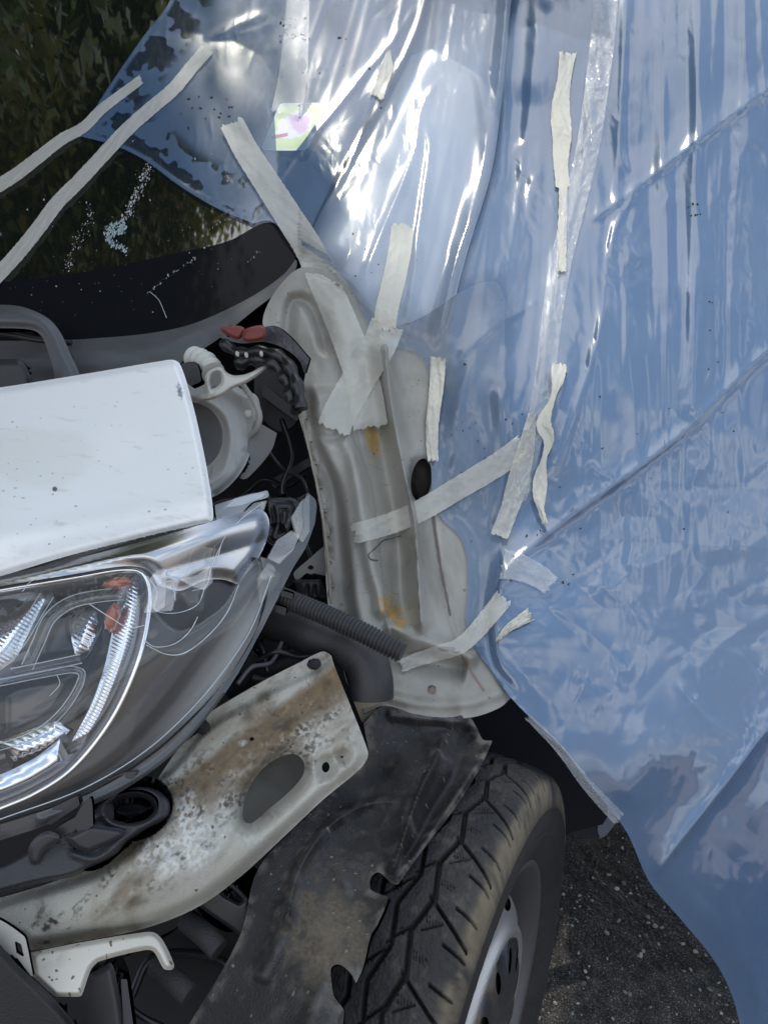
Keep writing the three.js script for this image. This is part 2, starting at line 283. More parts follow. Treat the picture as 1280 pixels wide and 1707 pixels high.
// ---------------------------------------------------------------- the ground
{
  const g = new THREE.PlaneGeometry(240, 240, 1, 1); g.rotateX(-Math.PI / 2); g.translate(0, GROUND, 0);
  const n = 1024, d = new Uint8Array(n * n * 4);
  for (let j = 0; j < n; j++) for (let i = 0; i < n; i++) { const u = i / n, v = j / n, a = tile(u, v, 60), b = tile(u, v, 110, 9), c = tile(u, v, 6, 3); let k = 50 + 30 * c + 26 * a + 22 * b; if (b > 0.34) k += 60; if (a > 0.42) k += 46; d.set([clamp(k, 10, 200), clamp(k * 0.93, 10, 190), clamp(k * 0.84, 8, 180), 255], (j * n + i) * 4); }
  const t = new THREE.DataTexture(d, n, n); t.colorSpace = THREE.SRGBColorSpace; t.wrapS = t.wrapT = THREE.RepeatWrapping; t.repeat.set(200, 200); t.magFilter = t.minFilter = THREE.LinearFilter; t.needsUpdate = true;
  const b = GRIT.clone(); b.repeat.set(300, 300); b.needsUpdate = true;
  const o = add('ground', g, std({ map: t, roughness: 0.95, bumpMap: b, bumpScale: 0.008 }));
  tag(o, 'dark old asphalt with pale stone chips under the van', null, null, 'structure');
  const yd = new THREE.PlaneGeometry(30, 24, 1, 1); yd.rotateX(-Math.PI / 2); yd.translate(0, GROUND + 0.005, 12.9);
  const yt = t.clone(); yt.repeat.set(24, 20); yt.needsUpdate = true;
  tag(add('paved_yard', yd, std({ color: new THREE.Color().setRGB(0.42, 0.33, 0.27), roughness: 0.9, bumpMap: b, bumpScale: 0.004 })), 'sunlit tan paving in front of the van, mirrored faintly in the film', null, null, 'structure');
  // pale chips and small stones pressed into the asphalt
  const base = new THREE.IcosahedronGeometry(1, 0), st = new THREE.InstancedMesh(base, std({ color: 0xffffff, roughness: 0.9 }), 9000), M = new THREE.Matrix4(), Q = new THREE.Quaternion(), col = new THREE.Color();
  for (let i = 0; i < 9000; i++) { const x = rr(0.1, 1.5), z = rr(-2.9, -0.5), s = 0.0013 + 0.0055 * Math.pow(rnd(), 4); Q.setFromEuler(new THREE.Euler(rr(0, 6), rr(0, 6), rr(0, 6))); M.compose(V3(x, GROUND + s * 0.1, z), Q, V3(s * rr(0.8, 1.5), s * 0.55, s * rr(0.7, 1.2))); st.setMatrixAt(i, M); const k = 0.06 + 0.42 * Math.pow(rnd(), 2); st.setColorAt(i, col.setRGB(k, k * 0.92, k * 0.82)); }
  st.name = 'stone_chips'; st.castShadow = st.receiveShadow = true; scene.add(st); tag(st, 'pale stone chips scattered over the asphalt beside the tyre', 'gravel', null, 'stuff');
  const ng = new THREE.CylinderGeometry(0.0008, 0.0005, 1, 5), nd = new THREE.InstancedMesh(ng, std({ color: 0xffffff, roughness: 0.9 }), 900);
  for (let i = 0; i < 900; i++) { const x = 0.25 + rr(0, 1) * 0.9, z = -1.52 - 0.5 * rnd() - 0.1 * (x - 0.3), L = rr(0.015, 0.07); Q.setFromEuler(new THREE.Euler(Math.PI / 2 + rr(-0.2, 0.2), 0, rr(0, 6.3), 'YXZ')); Q.premultiply(new THREE.Quaternion().setFromAxisAngle(V3(0, 1, 0), rr(0, 6.3))); M.compose(V3(x, GROUND + 0.004 + rr(0, 0.012), z), Q, V3(1, L, 1)); nd.setMatrixAt(i, M); const k = rr(0.03, 0.14); nd.setColorAt(i, col.setRGB(k, k * 0.7, k * 0.42)); }
  nd.name = 'pine_needles'; nd.castShadow = nd.receiveShadow = true; scene.add(nd); tag(nd, 'dry brown needles and litter drifted under the van sill', 'litter', null, 'stuff');
}

// ---------------------------------------------------------------- paint and plastics
const BLACK = mat([0.015, 0.016, 0.018], 0.45, 0, { bumpMap: GRIT_M, bumpScale: 0.0006 }), BLACK_SMOOTH = mat([0.012, 0.013, 0.015], 0.32), DARK = mat([0.008, 0.008, 0.009], 0.85), CHROME = mat([0.82, 0.83, 0.85], 0.12, 1), SATIN = mat([0.55, 0.56, 0.58], 0.28, 1), GREY_PLASTIC = mat([0.06, 0.064, 0.07], 0.38, 0, { bumpMap: GRIT_M, bumpScale: 0.0004 });
const dirtAt = (u, w, k = 1) => sst(0.05, 0.5, fbm(u * 9 * k, w * 9 * k, 2.2, 5) + 0.1);
function speck(u, w, s, thr) { return sst(thr, thr + 0.12, noise(u * s, w * s, 5.1)) ; }

// ---------------------------------------------------------------- closed dark inside of the cab and of the engine bay
{
  const wall = (pts, m, name, thick = 0.02) => add(name, shell({ outline: pts.map(p => [p[0], p[1], 1]), d: tps(pts), step: 24, thick }), m, van);
  wall([[-900, 330, 2.3], [560, 330, 2.05], [610, 480, 2.0], [660, 1000, 1.75], [640, 1170, 1.55], [560, 1500, 1.42], [540, 2000, 1.25], [-900, 2000, 1.2], [-900, 1000, 1.7]], DARK, 'engine_bay');
  wall([[-900, -700, 3.6], [700, -700, 3.5], [860, 0, 2.9], [840, 620, 2.1], [500, 620, 2.1], [-900, 660, 2.5]], DARK, 'cab_interior');
  const dash = add('dashboard', shell({ outline: [[-300, 470, 1], [0, 448], [250, 400], [400, 385], [505, 405, 1], [470, 470], [380, 540], [200, 575], [-300, 590, 1]], d: (x, y) => glassDepth(x, y) + 0.05 + 0.0012 * Math.max(0, 560 - y), step: 10, thick: 0.02 }), mat([0.014, 0.014, 0.016], 0.7), van);
}

// ---------------------------------------------------------------- windscreen with its cowl
{
  const outline = [[-420, -420, 1], [720, -420, 1], [705, -20], [640, 130], [560, 290], [497, 425], [470, 460], [400, 505], [300, 545], [160, 562], [0, 566], [-420, 560, 1]];
  const scr = shell({ outline, d: (x, y) => glassDepth(x, y), step: 12, thick: 0.005 });
  const glass = mat([0.012, 0.018, 0.014], 0.03, 0, { transmission: 0.45, thickness: 0, ior: 2.33 });
  const ws = add('windscreen', scr, glass, van);
  // black printed edge along the bottom
  add('frit_band', shell({ outline: [[-420, 480, 1], [0, 470], [160, 450], [280, 425], [380, 402], [440, 372], [470, 378], [497, 425, 1], [470, 462], [400, 507], [300, 547], [160, 564], [0, 568], [-420, 562, 1]], d: (x, y) => glassDepth(x, y) - 0.003, step: 8, thick: 0.0015 }), mat([0.007, 0.008, 0.010], 0.06, 0, { specularIntensity: 0.12 }), ws);
  // dried glue and dirt left on the glass
  const glue = mat([0.36, 0.37, 0.36], 0.85), flake = mat([0.30, 0.38, 0.40], 0.75);
  const bits = (name, poly, w, n, m, size) => {
    const c = curve(poly, 3), gs = [];
    for (let i = 0; i < n; i++) { const p = c[Math.floor(rnd() * c.length)], x = p[0] + rr(-w, w) * Math.sqrt(rnd()), y = p[1] + rr(-w, w) * 0.8, r = size * (0.25 + rnd() * rnd()); gs.push(shell({ outline: ell(x, y, r * rr(0.4, 0.9), r * rr(0.9, 2.0), rr(-0.1, 0.7), 7), raw: true, d: (a, b) => glassDepth(a, b) - 0.0065, step: Math.max(0.8, r * 0.6), thick: 0.0006 })); }
    add(name, gs, m, ws);
  };
  bits('glue_residue', [[250, 275], [225, 330], [205, 375]], 9, 330, glue, 1.6);
  bits('glue_residue', [[148, 345], [150, 370], [125, 410], [112, 450]], 10, 170, glue, 1.3);
  bits('scratch', [[245, 490], [280, 462], [325, 430]], 3, 90, glue, 1.1); bits('scratch', [[345, 385], [375, 365]], 3, 40, glue, 1.0); bits('scratch', [[410, 440], [432, 420]], 3, 30, glue, 1.0);
  const specks = []; for (let i = 0; i < 260; i++) { const x = rr(-20, 470), y = rr(60, 530), r = 0.5 + 1.1 * Math.pow(rnd(), 5); if (y > 560 - 0.0006 * x * x || y < 380 - x) continue; specks.push(shell({ outline: ell(x, y, r, r * rr(0.8, 1.6), 0, 6), raw: true, d: (a, b) => glassDepth(a, b) - 0.0065, step: 0.9, thick: 0.0004 })); }
  tag(add('dust_specks', specks, mat([0.3, 0.3, 0.29], 0.9), ws), null, null, null, 'stuff'); delete ws.children.at(-1).userData.label;
  bits('tape_residue', [[176, 384], [188, 378], [204, 374], [204, 384], [180, 394], [186, 404], [202, 412], [208, 416]], 7, 420, flake, 2.0);
  add('crack', tube([[250, 486, 1.60], [265, 500, 1.585], [272, 515, 1.57], [278, 530, 1.555]].map(p => [p[0], p[1], glassDepth(p[0], p[1]) - 0.0045]), 0.0008, 5, 4), mat([0.35, 0.36, 0.36], 0.6), ws);
  // the green and violet badge stuck to the glass
  const stk = shell({ outline: [[436, 246, 1], [466, 174, 1], [472, 172], [540, 172], [546, 178], [515, 244], [506, 250], [440, 250]], d: (x, y) => filmBase(x, y) - 0.0022, step: 4, thick: 0.0006 });
  const sp_ = bake(stk, (x, y, u, w, s) => { let c = mix3(lin('#c3d6a0'), lin('#d9e6c0'), 0.5 + 0.5 * noise(u * 60, w * 60)); if (s < 3) c = lin('#d5e3e8'); const e = Math.hypot((x - 492) / 34, (y - 208 + (x - 492) * 0.25) / 24) + 0.35 * fbm(u * 50, w * 50); if (e < 1) c = mix3(lin('#e3e3ee'), c, sst(0.85, 1, e)); const e2 = Math.hypot((x - 500) / 24, (y - 205) / 20) + 0.5 * fbm(u * 70, w * 40, 4); if (e2 < 1) c = mix3(c, lin('#c9a2cf'), 0.75 * sst(1, 0.5, e2)); if (Math.abs(y - 226 + (x - 470) * 0.2) < 3 && x > 452 && x < 480) c = lin('#b77fa5'); return [...c, 0.5]; }, 260);
  add('badge', stk, std({ ...sp_, transmission: 0, roughness: 1 }), ws, 'pale green sticker with a faded violet blot');
  // cowl strip below the glass
  const cow = relief([[[[-100, 585], [120, 590], [300, 566], [420, 505], [480, 460]], 9, 0.006, 'ridge'], [[[-100, 612], [140, 612], [300, 590], [380, 545]], 12, -0.006, 'ridge']]);
  const cg = shell({ outline: [[-420, 562, 1], [0, 568], [160, 564], [300, 546], [400, 505], [470, 460], [496, 428, 1], [494, 446], [470, 480], [420, 520], [360, 568], [300, 606], [270, 640, 1], [-420, 690, 1]], d: (x, y) => glassDepth(x, y) - 0.012 - cow(x, y) - 0.02 * sst(0, 60, y - (566 - 0.0005 * x * x)), step: 5, thick: 0.004 });
  const cb = bake(cg, (x, y, u, w) => { const e = fbm(u * 12, w * 30), k = 0.06 + 0.03 * e + 0.08 * sst(0.25, 0.6, fbm(u * 90, w * 40, 3)) * sst(30, 0, Math.abs(y - 566 + 0.0005 * x * x)); return [k * 0.95, k, k * 1.08, 0.42 + 0.3 * e]; }, 900);
  add('cowl_trim', cg, std({ ...cb, roughness: 1, bumpMap: GRIT_M, bumpScale: 0.0005 }), van);
  // wiper arm and its cap in front of the glass
  add('wiper_arm', shell({ outline: [[-60, 512, 1], [0, 508], [40, 512], [80, 530], [100, 552], [118, 590], [136, 632], [136, 660, 1], [84, 665, 1], [92, 632], [80, 585], [66, 556], [40, 548], [-60, 548, 1]], d: (x, y, s) => 1.44 + 0.0004 * (560 - y) - 0.012 * sst(0, 14, s) + 0.00008 * x, step: 4, thick: 0.02 }), GREY_PLASTIC, van);
  add('wiper_cap', shell({ outline: [[-60, 600, 1], [30, 598], [40, 604], [52, 632], [52, 690, 1], [-60, 690, 1]], d: (x, y, s) => 1.40 - 0.012 * sst(0, 10, s), step: 4, thick: 0.03 }), BLACK, van);
  add('wiper_blade', tube([[-80, 566, 1.5], [0, 556, 1.49], [60, 566, 1.485], [120, 572, 1.49]], 0.006, 8, 6), BLACK, van);
}

// ---------------------------------------------------------------- bonnet
{
  const hd = tps([[0, 645, 1.26], [290, 600, 1.31], [-400, 690, 1.24], [0, 800, 1.05], [330, 740, 1.13], [0, 900, 0.955], [350, 832, 1.035], [0, 962, 0.93], [356, 868, 1.01], [-400, 980, 0.90]]);
  const hr = relief([[[[-400, 925], [0, 893], [180, 862], [352, 826]], 16, 0.004, 'ridge', 0], [[[318, 640], [320, 660], [326, 672]], 7, -0.004, 'ridge']]);
  const hg = shell({ outline: [[-400, 700, 1], [0, 646], [150, 622], [268, 602], [290, 600], [301, 608], [320, 668], [338, 745], [351, 815], [356, 860], [354, 869, 1], [260, 890], [120, 925], [0, 961], [-400, 1075, 1]], d: (x, y, s) => hd(x, y) - hr(x, y) + 0.012 * Math.pow(1 - sst(0, 13, s), 2), step: 4, thick: 0.0035 });
  const hb = bake(hg, (x, y, u, w, s) => {
    let c = [0.80, 0.81, 0.80]; const e = fbm(u * 8, w * 8), st = sst(0.18, 0.5, fbm(u * 22, w * 60 + e, 3, 5));
    c = mix3(c, [0.52, 0.50, 0.44], 0.5 * st);
    const bl = sst(0.3, 0.0, Math.hypot((x - 60) / 110, (y - 760) / 70) - 0.6 + 0.4 * e); c = mix3(c, [0.60, 0.575, 0.50], 0.22 * bl);
    const low = sst(60, 10, s) * sst(700, 860, y); c = mix3(c, [0.44, 0.45, 0.42], 0.25 * low * (0.5 + sst(0, 0.4, fbm(u * 40, w * 90, 6))));
    if (speck(u, w, 150, 0.56) > 0.5 && fbm(u * 5, w * 5, 8) > 0) c = mix3(c, [0.16, 0.13, 0.09], 0.6);
    if (Math.hypot(x - 92, y - 815) < 4 + 2 * noise(x, y)) c = [0.12, 0.12, 0.13];
    const dent = Math.hypot((x - 300) / 7, (y - 652 - (x - 300) * 0.6) / 16); if (dent < 1) c = mix3([0.2, 0.22, 0.25], c, sst(0.2, 1, dent + 0.5 * noise(x * 0.3, y * 0.2)));
    if (s < 3) c = mix3(c, [0.85, 0.85, 0.84], 0.6);
    return [...c, 0.28 + 0.25 * st];
  }, 1400);
  add('bonnet', hg, std({ ...hb, roughness: 1, clearcoat: 0.5, clearcoatRoughness: 0.12, bumpMap: SOFT_M, bumpScale: 0.0002 }), van);
}

// ---------------------------------------------------------------- inner wing and screen pillar (white sheet metal)
const wingLine = [[500, 447], [545, 452], [582, 478], [606, 516], [640, 545], [700, 530], [780, 480], [826, 470], [842, 500, 1], [840, 700], [838, 820], [830, 960], [815, 1040], [822, 1110], [850, 1150], [853, 1162, 1], [832, 1180], [785, 1196], [730, 1196], [660, 1184], [640, 1176], [606, 1190, 1], [588, 1140], [575, 1085], [556, 1040], [546, 1000], [541, 920], [531, 830], [512, 745], [495, 684, 1], [506, 640], [508, 605], [470, 560], [440, 545], [442, 518], [465, 478]];
const wingRelief = relief([
  [[[520, 640], [527, 721], [563, 811], [577, 910], [588, 1012], [600, 1080]], 17, -0.034, 'step', 0.05],
  [[[560, 720], [585, 754], [608, 869], [622, 951], [634, 990], [640, 1040]], 15, 0.02, 'ridge'],
  [[[640, 560], [650, 660], [674, 787], [691, 869], [699, 992], [705, 1063]], 19, 0.055, 'fold', 0.05],
  [[[600, 560], [618, 650], [640, 760], [662, 880], [672, 1000], [685, 1050]], 21, -0.026, 'ridge'],
  [[[640, 1035], [680, 1060], [705, 1066], [740, 1080], [800, 1100]], 14, 0.018, 'ridge'],
  [[[628, 1075], [680, 1098], [730, 1110], [780, 1118]], 20, -0.02, 'ridge'],
  [[[720, 860], [735, 940], [748, 1020], [770, 1090]], 5, -0.004, 'ridge'],
  [[[482, 600], [480, 540], [490, 502], [512, 505], [535, 545], [548, 600]], 11, -0.018, 'ridge', 0.15],
  [[[548, 500], [575, 560], [600, 640], [620, 720]], 22, 0.016, 'ridge'],
  [[[522, 690], [535, 726], [560, 732], [580, 716]], 9, -0.010, 'ridge', 0.2],
  [[[640, 1160], [700, 1172], [780, 1172], [845, 1150]], 10, 0.007, 'ridge'],
]);
const wingDepth = (x, y) => wingBase(x, y) - 1.4 * wingRelief(x, y) - 0.0045 * noise(x * 0.021, y * 0.012, 11) - 0.0016 * noise(x * 0.06, y * 0.035, 12) + 0.035 * sst(640, 480, y) * sst(690, 800, x);
{
  const rust1 = nearLine(curve([[722, 862], [728, 905], [735, 950], [744, 995], [750, 1025]], 5), 4), rust2 = nearLine(curve([[768, 1090], [785, 1120], [805, 1150]], 5), 4), edge = nearLine(curve([[500, 690], [514, 745], [534, 830], [545, 920], [550, 1000], [556, 1040]], 5), 7);
  const wg = shell({ outline: wingLine, holes: [ell(702, 800, 17, 36, 0.12)], d: wingDepth, step: 2.4, thick: 0.003 });
  const wb = bake(wg, (x, y, u, w, s) => {
    const e = fbm(u * 7, w * 7, 1, 5), f = fbm(u * 45, w * 45, 3, 4);
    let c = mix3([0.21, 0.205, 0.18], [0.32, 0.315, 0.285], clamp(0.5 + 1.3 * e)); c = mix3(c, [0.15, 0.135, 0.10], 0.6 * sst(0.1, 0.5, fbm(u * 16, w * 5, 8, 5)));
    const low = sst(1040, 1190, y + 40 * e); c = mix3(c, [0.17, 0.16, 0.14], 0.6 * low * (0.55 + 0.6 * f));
    for (const [cx, cy, rx, ry, tn] of [[622, 735, 11, 27, -0.15], [653, 1018, 15, 30, -0.6]]) { const a = x - cx, b = y - cy, q = Math.hypot((a * Math.cos(tn) + b * Math.sin(tn)) / rx, (-a * Math.sin(tn) + b * Math.cos(tn)) / ry) + 1.3 * f + 0.5 * noise(u * 220, w * 220); if (q < 1.3) c = mix3(c, mix3([0.46, 0.30, 0.09], [0.30, 0.19, 0.07], clamp(2 * f + 0.5)), 0.9 * sst(1.2, 0.7, q)); }
    const [d1, , a1] = rust1(x, y); c = mix3(c, [0.07, 0.045, 0.03], 0.95 * sst(3.4 + 4 * f + 2 * (1 - a1), 0.6, d1));
    const [d2] = rust2(x, y); c = mix3(c, [0.16, 0.09, 0.06], 0.8 * sst(4 + 4 * f, 0.6, d2));
    const [d3] = edge(x, y); const er = sst(15, 1, d3 + 12 * f) * sst(-0.06, 0.14, fbm(u * 70, w * 30, 6) + 0.06); c = mix3(c, [0.06, 0.045, 0.035], 0.9 * er);
    const g1 = sst(22, 4, Math.hypot((x - 690) * 0.9, y - 935)) * sst(-0.1, 0.3, f); c = mix3(c, [0.12, 0.11, 0.1], 0.5 * g1);
    const scr = sst(0.42, 0.55, noise(u * 14 + 3, w * 220, 17)) * sst(0.1, 0.3, fbm(u * 9, w * 9, 19)); c = mix3(c, [0.2, 0.18, 0.15], 0.6 * scr);
    const drip = sst(0.12, 0.45, fbm(u * 60, w * 4, 23, 4)) * sst(0.0, 0.3, fbm(u * 7, w * 7, 25)); c = mix3(c, [0.19, 0.17, 0.13], 0.55 * drip);
    const black = sst(8, 0, Math.hypot(x - 700, (y - 800) * 0.5) - 18 + 6 * f); c = mix3(c, [0.06, 0.05, 0.04], 0.7 * black);
    if (speck(u, w, 170, 0.57) > 0.4) c = mix3(c, [0.09, 0.07, 0.05], 0.75);
    if (speck(u, w, 80, 0.60) > 0.4) c = mix3(c, [0.12, 0.09, 0.06], 0.7);
    return [...c, 0.4 + 0.4 * clamp(e + 0.5)];
  }, 1500);
  const wing = add('inner_wing', wg, std({ ...wb, roughness: 0.75, clearcoat: 0.35, clearcoatRoughness: 0.25, bumpMap: GRIT_M, bumpScale: 0.0004 }), van, 'creased dirty white sheet metal inner wing');
  add('foam_plug', lump(702, 802, 1.5, 0.026, 0.048, 0.03, 0.1, 0.3), mat([0.035, 0.028, 0.024], 0.95), wing);
  // spot welds along the flange, sealer bead, bolts and small holes with dark rims
  const on = (x, y, o = 0.0) => wingDepth(x, y) - o, weldM = mat([0.27, 0.25, 0.21], 0.5), boltM = mat([0.16, 0.14, 0.12], 0.45, 0.6);
  for (const [x, y] of [[512, 700], [519, 738], [527, 776], [535, 815], [542, 855], [547, 896], [550, 938], [553, 980]]) add('spot_weld', new THREE.TorusGeometry(0.0036, 0.0012, 8, 16).rotateX(-PITCH).translate(...at(x, y, on(x, y, 0.0004)).toArray()), weldM, wing);
  for (const [x, y, r] of [[590, 696, 0.006], [566, 1060, 0.007], [720, 1150, 0.006]]) add('bolt', new THREE.CylinderGeometry(r, r * 1.25, 0.008, 6).rotateX(Math.PI / 2 - PITCH).translate(...at(x, y, on(x, y, 0.002)).toArray()), boltM, wing);
  for (const [x, y, r] of [[530, 1010, 0.004], [640, 1145, 0.004], [598, 600, 0.003]]) add('drilled_hole', new THREE.CylinderGeometry(r, r, 0.0024, 14).rotateX(Math.PI / 2 - PITCH).translate(...at(x, y, on(x, y, 0.0004)).toArray()), DARK, wing);
  add('sealer_bead', tube([[502, 690], [511, 730], [521, 775], [531, 822], [539, 870], [545, 920], [549, 965], [552, 1005]].map(([x, y]) => [x, y, on(x, y, 0.0006)]), t => 0.0026 + 0.0014 * noise(t * 34, 2), 8, 14), mat([0.36, 0.335, 0.27], 0.8, 0, { bumpMap: GRIT_M, bumpScale: 0.002 }), wing);
  // torn wire on the wing
  const wd = (x, y, o = 0.003) => [x, y, wingDepth(x, y) - o];
  add('wire_scrap', tube([wd(668, 893), wd(650, 898, 0.006), wd(640, 900), wd(628, 912, 0.006), wd(614, 926), wd(618, 932), wd(630, 934, 0.005)], 0.0009, 6, 6), mat([0.05, 0.045, 0.035], 0.7), wing);
  const pg = shell({ outline: [[500, 452, 1], [520, 385], [560, 308], [640, 158], [700, 20], [800, -420, 1], [960, -420, 1], [856, -20], [846, 60], [838, 150], [818, 290], [776, 430], [752, 545], [760, 660, 1], [690, 660, 1], [600, 560], [560, 480], [545, 450]], d: (x, y, s) => pillarDepth(x, y) + 0.05 * Math.pow(1 - sst(0, 55, s), 2) + 0.004 + 0.05 * sst(470, 600, y - 0.45 * (x - 640)), step: 8, thick: 0.004 });
  const pb = bake(pg, (x, y, u, w) => { const e = fbm(u * 6, w * 6); return [0.80 + 0.05 * e, 0.81 + 0.05 * e, 0.80 + 0.05 * e, 0.3]; }, 400);
  add('screen_pillar', pg, std({ ...pb, roughness: 1, clearcoat: 0.5 }), van);
  // open front door and the body behind the film
  add('front_door', shell({ outline: [[880, -300, 1], [1010, -420], [1900, -420, 1], [1900, 900], [1780, 1010, 1], [1000, 1060], [890, 1030, 1], [872, 600]], d: tps([[880, -300, 2.7], [1900, -300, 2.5], [1900, 900, 1.95], [890, 1050, 1.75], [872, 500, 2.1]]), step: 20, thick: 0.06 }), mat([0.05, 0.058, 0.07], 0.6), van);
  add('sill', shell({ outline: [[840, 960, 1], [1060, 1000, 1], [1060, 1150, 1], [1000, 1270], [930, 1262], [880, 1190], [830, 1150, 1]], d: (x, y) => 1.9 + 0.0005 * (x - 830), step: 10, thick: 0.3 }), DARK, van);
  // body of the van behind the film: cargo box, cab roof and floor, square to the van
  const yaw = THREE.MathUtils.degToRad(23), box = (name, r0, r1, b0, b1, y0, y1, m) => { const g = new THREE.BoxGeometry(r1 - r0, y1 - y0, b1 - b0); g.translate((r0 + r1) / 2, (y0 + y1) / 2, -(b0 + b1) / 2); g.rotateY(-yaw); g.translate(0.30, 0, -1.45); add(name, g, m, van); };
  const white = mat([0.62, 0.63, 0.63], 0.35, 0, { clearcoat: 0.5 });
  box('cargo_body', -2.0, 0.0, 1.5, 5.2, 0.42, 2.5, white); box('cab_roof', -1.9, -0.16, 1.0, 1.49, 2.42, 2.5, white); box('floor_pan', -1.9, -0.04, 0.25, 5.0, 0.30, 0.41, DARK);
  add('wheel_house', shell({ outline: [[770, 1080, 1], [1010, 1080, 1], [1012, 1372, 1], [936, 1392, 1], [770, 1320, 1]], d: (x, y) => 1.74 + 0.0004 * (x - 900), step: 12, thick: 0.02 }), DARK, van);
  add('mud_flap', shell({ outline: [[938, 1230, 1], [1015, 1235, 1], [1016, 1345], [992, 1398], [940, 1386, 1]], d: (x, y) => 2.0, step: 6, thick: 0.02 }), mat([0.02, 0.021, 0.024], 0.6), van);
  add('torn_flap', shell({ outline: [[1000, 1330, 1], [1026, 1340, 1], [1030, 1362], [1012, 1390], [1000, 1398, 1], [996, 1384]], d: (x, y) => 1.97 - 0.0006 * (x - 1000), step: 3, thick: 0.002 }), mat([0.25, 0.27, 0.3], 0.6), van);
}

// ---------------------------------------------------------------- headlamp
{
  const hl = tps([[0, 960, 0.945], [200, 910, 0.975], [350, 868, 1.02], [440, 825, 1.12], [520, 840, 1.17], [500, 920, 1.12], [455, 985, 1.07], [400, 1090, 1.02], [330, 1190, 0.98], [200, 1300, 0.92], [0, 1392, 0.875], [0, 1180, 0.865], [200, 1100, 0.905], [-250, 1000, 0.9], [-250, 1430, 0.84], [330, 1020, 0.965]]);
  const rimPts = [[-250, 1030], [0, 984], [130, 962], [205, 950], [236, 954], [249, 980], [246, 1040], [230, 1105], [186, 1200], [120, 1282], [60, 1322], [0, 1348], [-250, 1440]];
  const rimLine = nearLine(curve(rimPts, 8), 6);
  const lampOut = [[-250, 1010, 1], [0, 958], [200, 908], [345, 870, 1], [356, 838], [400, 828], [446, 818, 1], [452, 832], [492, 832], [510, 822, 1], [520, 832], [526, 872], [500, 918], [468, 968], [448, 1008], [418, 1072], [380, 1136], [340, 1190], [280, 1252], [205, 1308], [120, 1350], [0, 1392], [-250, 1465, 1]];
  const hs = add('headlamp', shell({ outline: lampOut, d: (x, y) => hl(x, y) + 0.16, step: 9, thick: 0.02 }), DARK, van);
  // smoked surround with the opening of the reflector
  const mouth = [[-250, 1042, 1], [0, 990], [130, 968], [205, 956], [232, 960], [243, 982], [240, 1040], [225, 1100], [182, 1196], [118, 1277], [58, 1317], [0, 1343], [-250, 1434, 1]];
  const bz = relief([[[[455, 940], [400, 1010], [340, 1090], [270, 1180], [180, 1270], [60, 1340]], 10, 0.012, 'step', 0.02], [[[300, 1230], [360, 1150], [410, 1060], [450, 980]], 7, 0.006, 'ridge']]);
  const bg = shell({ outline: [[-270, 1010, 1], [0, 962], [200, 912], [345, 874, 1], [400, 900], [440, 935], [470, 955, 1], [448, 1004], [418, 1068], [378, 1132], [338, 1186], [278, 1246], [205, 1302], [120, 1344], [0, 1386], [-270, 1460, 1]], holes: [mouth], d: (x, y) => hl(x, y) + 0.022 - bz(x, y), step: 4, thick: 0.006 });
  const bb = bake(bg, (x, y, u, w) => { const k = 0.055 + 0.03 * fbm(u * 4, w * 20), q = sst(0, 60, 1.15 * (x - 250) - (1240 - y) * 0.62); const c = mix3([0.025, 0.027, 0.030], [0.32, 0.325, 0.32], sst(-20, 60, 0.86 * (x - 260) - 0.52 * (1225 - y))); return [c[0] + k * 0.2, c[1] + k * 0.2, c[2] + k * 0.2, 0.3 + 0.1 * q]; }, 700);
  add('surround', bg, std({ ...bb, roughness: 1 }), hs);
  // satin metal cap over the top corner
  const cg = shell({ outline: [[-250, 1008, 1], [0, 960], [180, 918], [345, 872], [420, 850], [440, 852], [449, 870], [446, 896], [430, 932], [408, 960], [396, 974, 1], [372, 966], [340, 968], [300, 985], [262, 975, 1], [252, 955], [236, 946], [205, 944], [130, 956], [0, 978], [-250, 1024, 1]], d: (x, y, s) => { const t = clamp((y - (958 - 0.31 * x)) / 80); return hl(x, y) + 0.012 - 0.018 * Math.sin(Math.PI * clamp(t * 0.9 + 0.1)) - 0.01 * sst(0, 22, s); }, step: 4, thick: 0.002 });
  add('metal_cap', cg, mat([0.50, 0.51, 0.53], 0.25, 1), hs);
  // bright rim line
  add('chrome_rim', tube(rimPts.map(([x, y]) => [x, y, hl(x, y) + 0.014]), 0.0032, 8, 10), CHROME, hs);
  // dark bowl with a fluted bright band along its outer side
  const bowlOut = [[-250, 1036, 1], [0, 984], [130, 962], [205, 950], [238, 955], [248, 982], [245, 1040], [230, 1102], [186, 1199], [121, 1281], [60, 1321], [0, 1347], [-250, 1438, 1]];
  add('reflector', shell({ outline: bowlOut, d: (x, y, s) => hl(x, y) + 0.02 + 0.11 * sst(0, 80, s), step: 4, thick: 0.002 }), mat([0.05, 0.055, 0.065], 0.1, 0, { clearcoat: 1 }), hs);
  const flute = (poly, dd, k, amp = 0.0022) => add('fluted_reflector', shell({ outline: poly, d: (x, y, s) => { const q = (y * 0.88 - x * 0.48); return hl(x, y) + dd + 0.02 * sst(60, 0, s) * 0 + amp * Math.sin(q * k + 0.7 * noise(x * 0.02, y * 0.02)) * sst(0, 10, s) - 0.012 * Math.sin(clamp(s / 30) * 1.5); }, step: 1.6, thick: 0.002 }), mat([0.80, 0.83, 0.88], 0.07, 1), hs);
  flute([[246, 984, 1], [242, 1040], [227, 1100], [185, 1196], [156, 1238, 1], [120, 1236, 1], [150, 1180], [172, 1120], [186, 1060], [196, 1000], [200, 958], [234, 958, 1]], 0.045, 1.05, 0.0004);
  flute([[124, 1276, 1], [60, 1317], [0, 1342], [-60, 1364, 1], [-60, 1312, 1], [0, 1292], [60, 1262], [100, 1232, 1]], 0.04, 0.2, 0.0001);
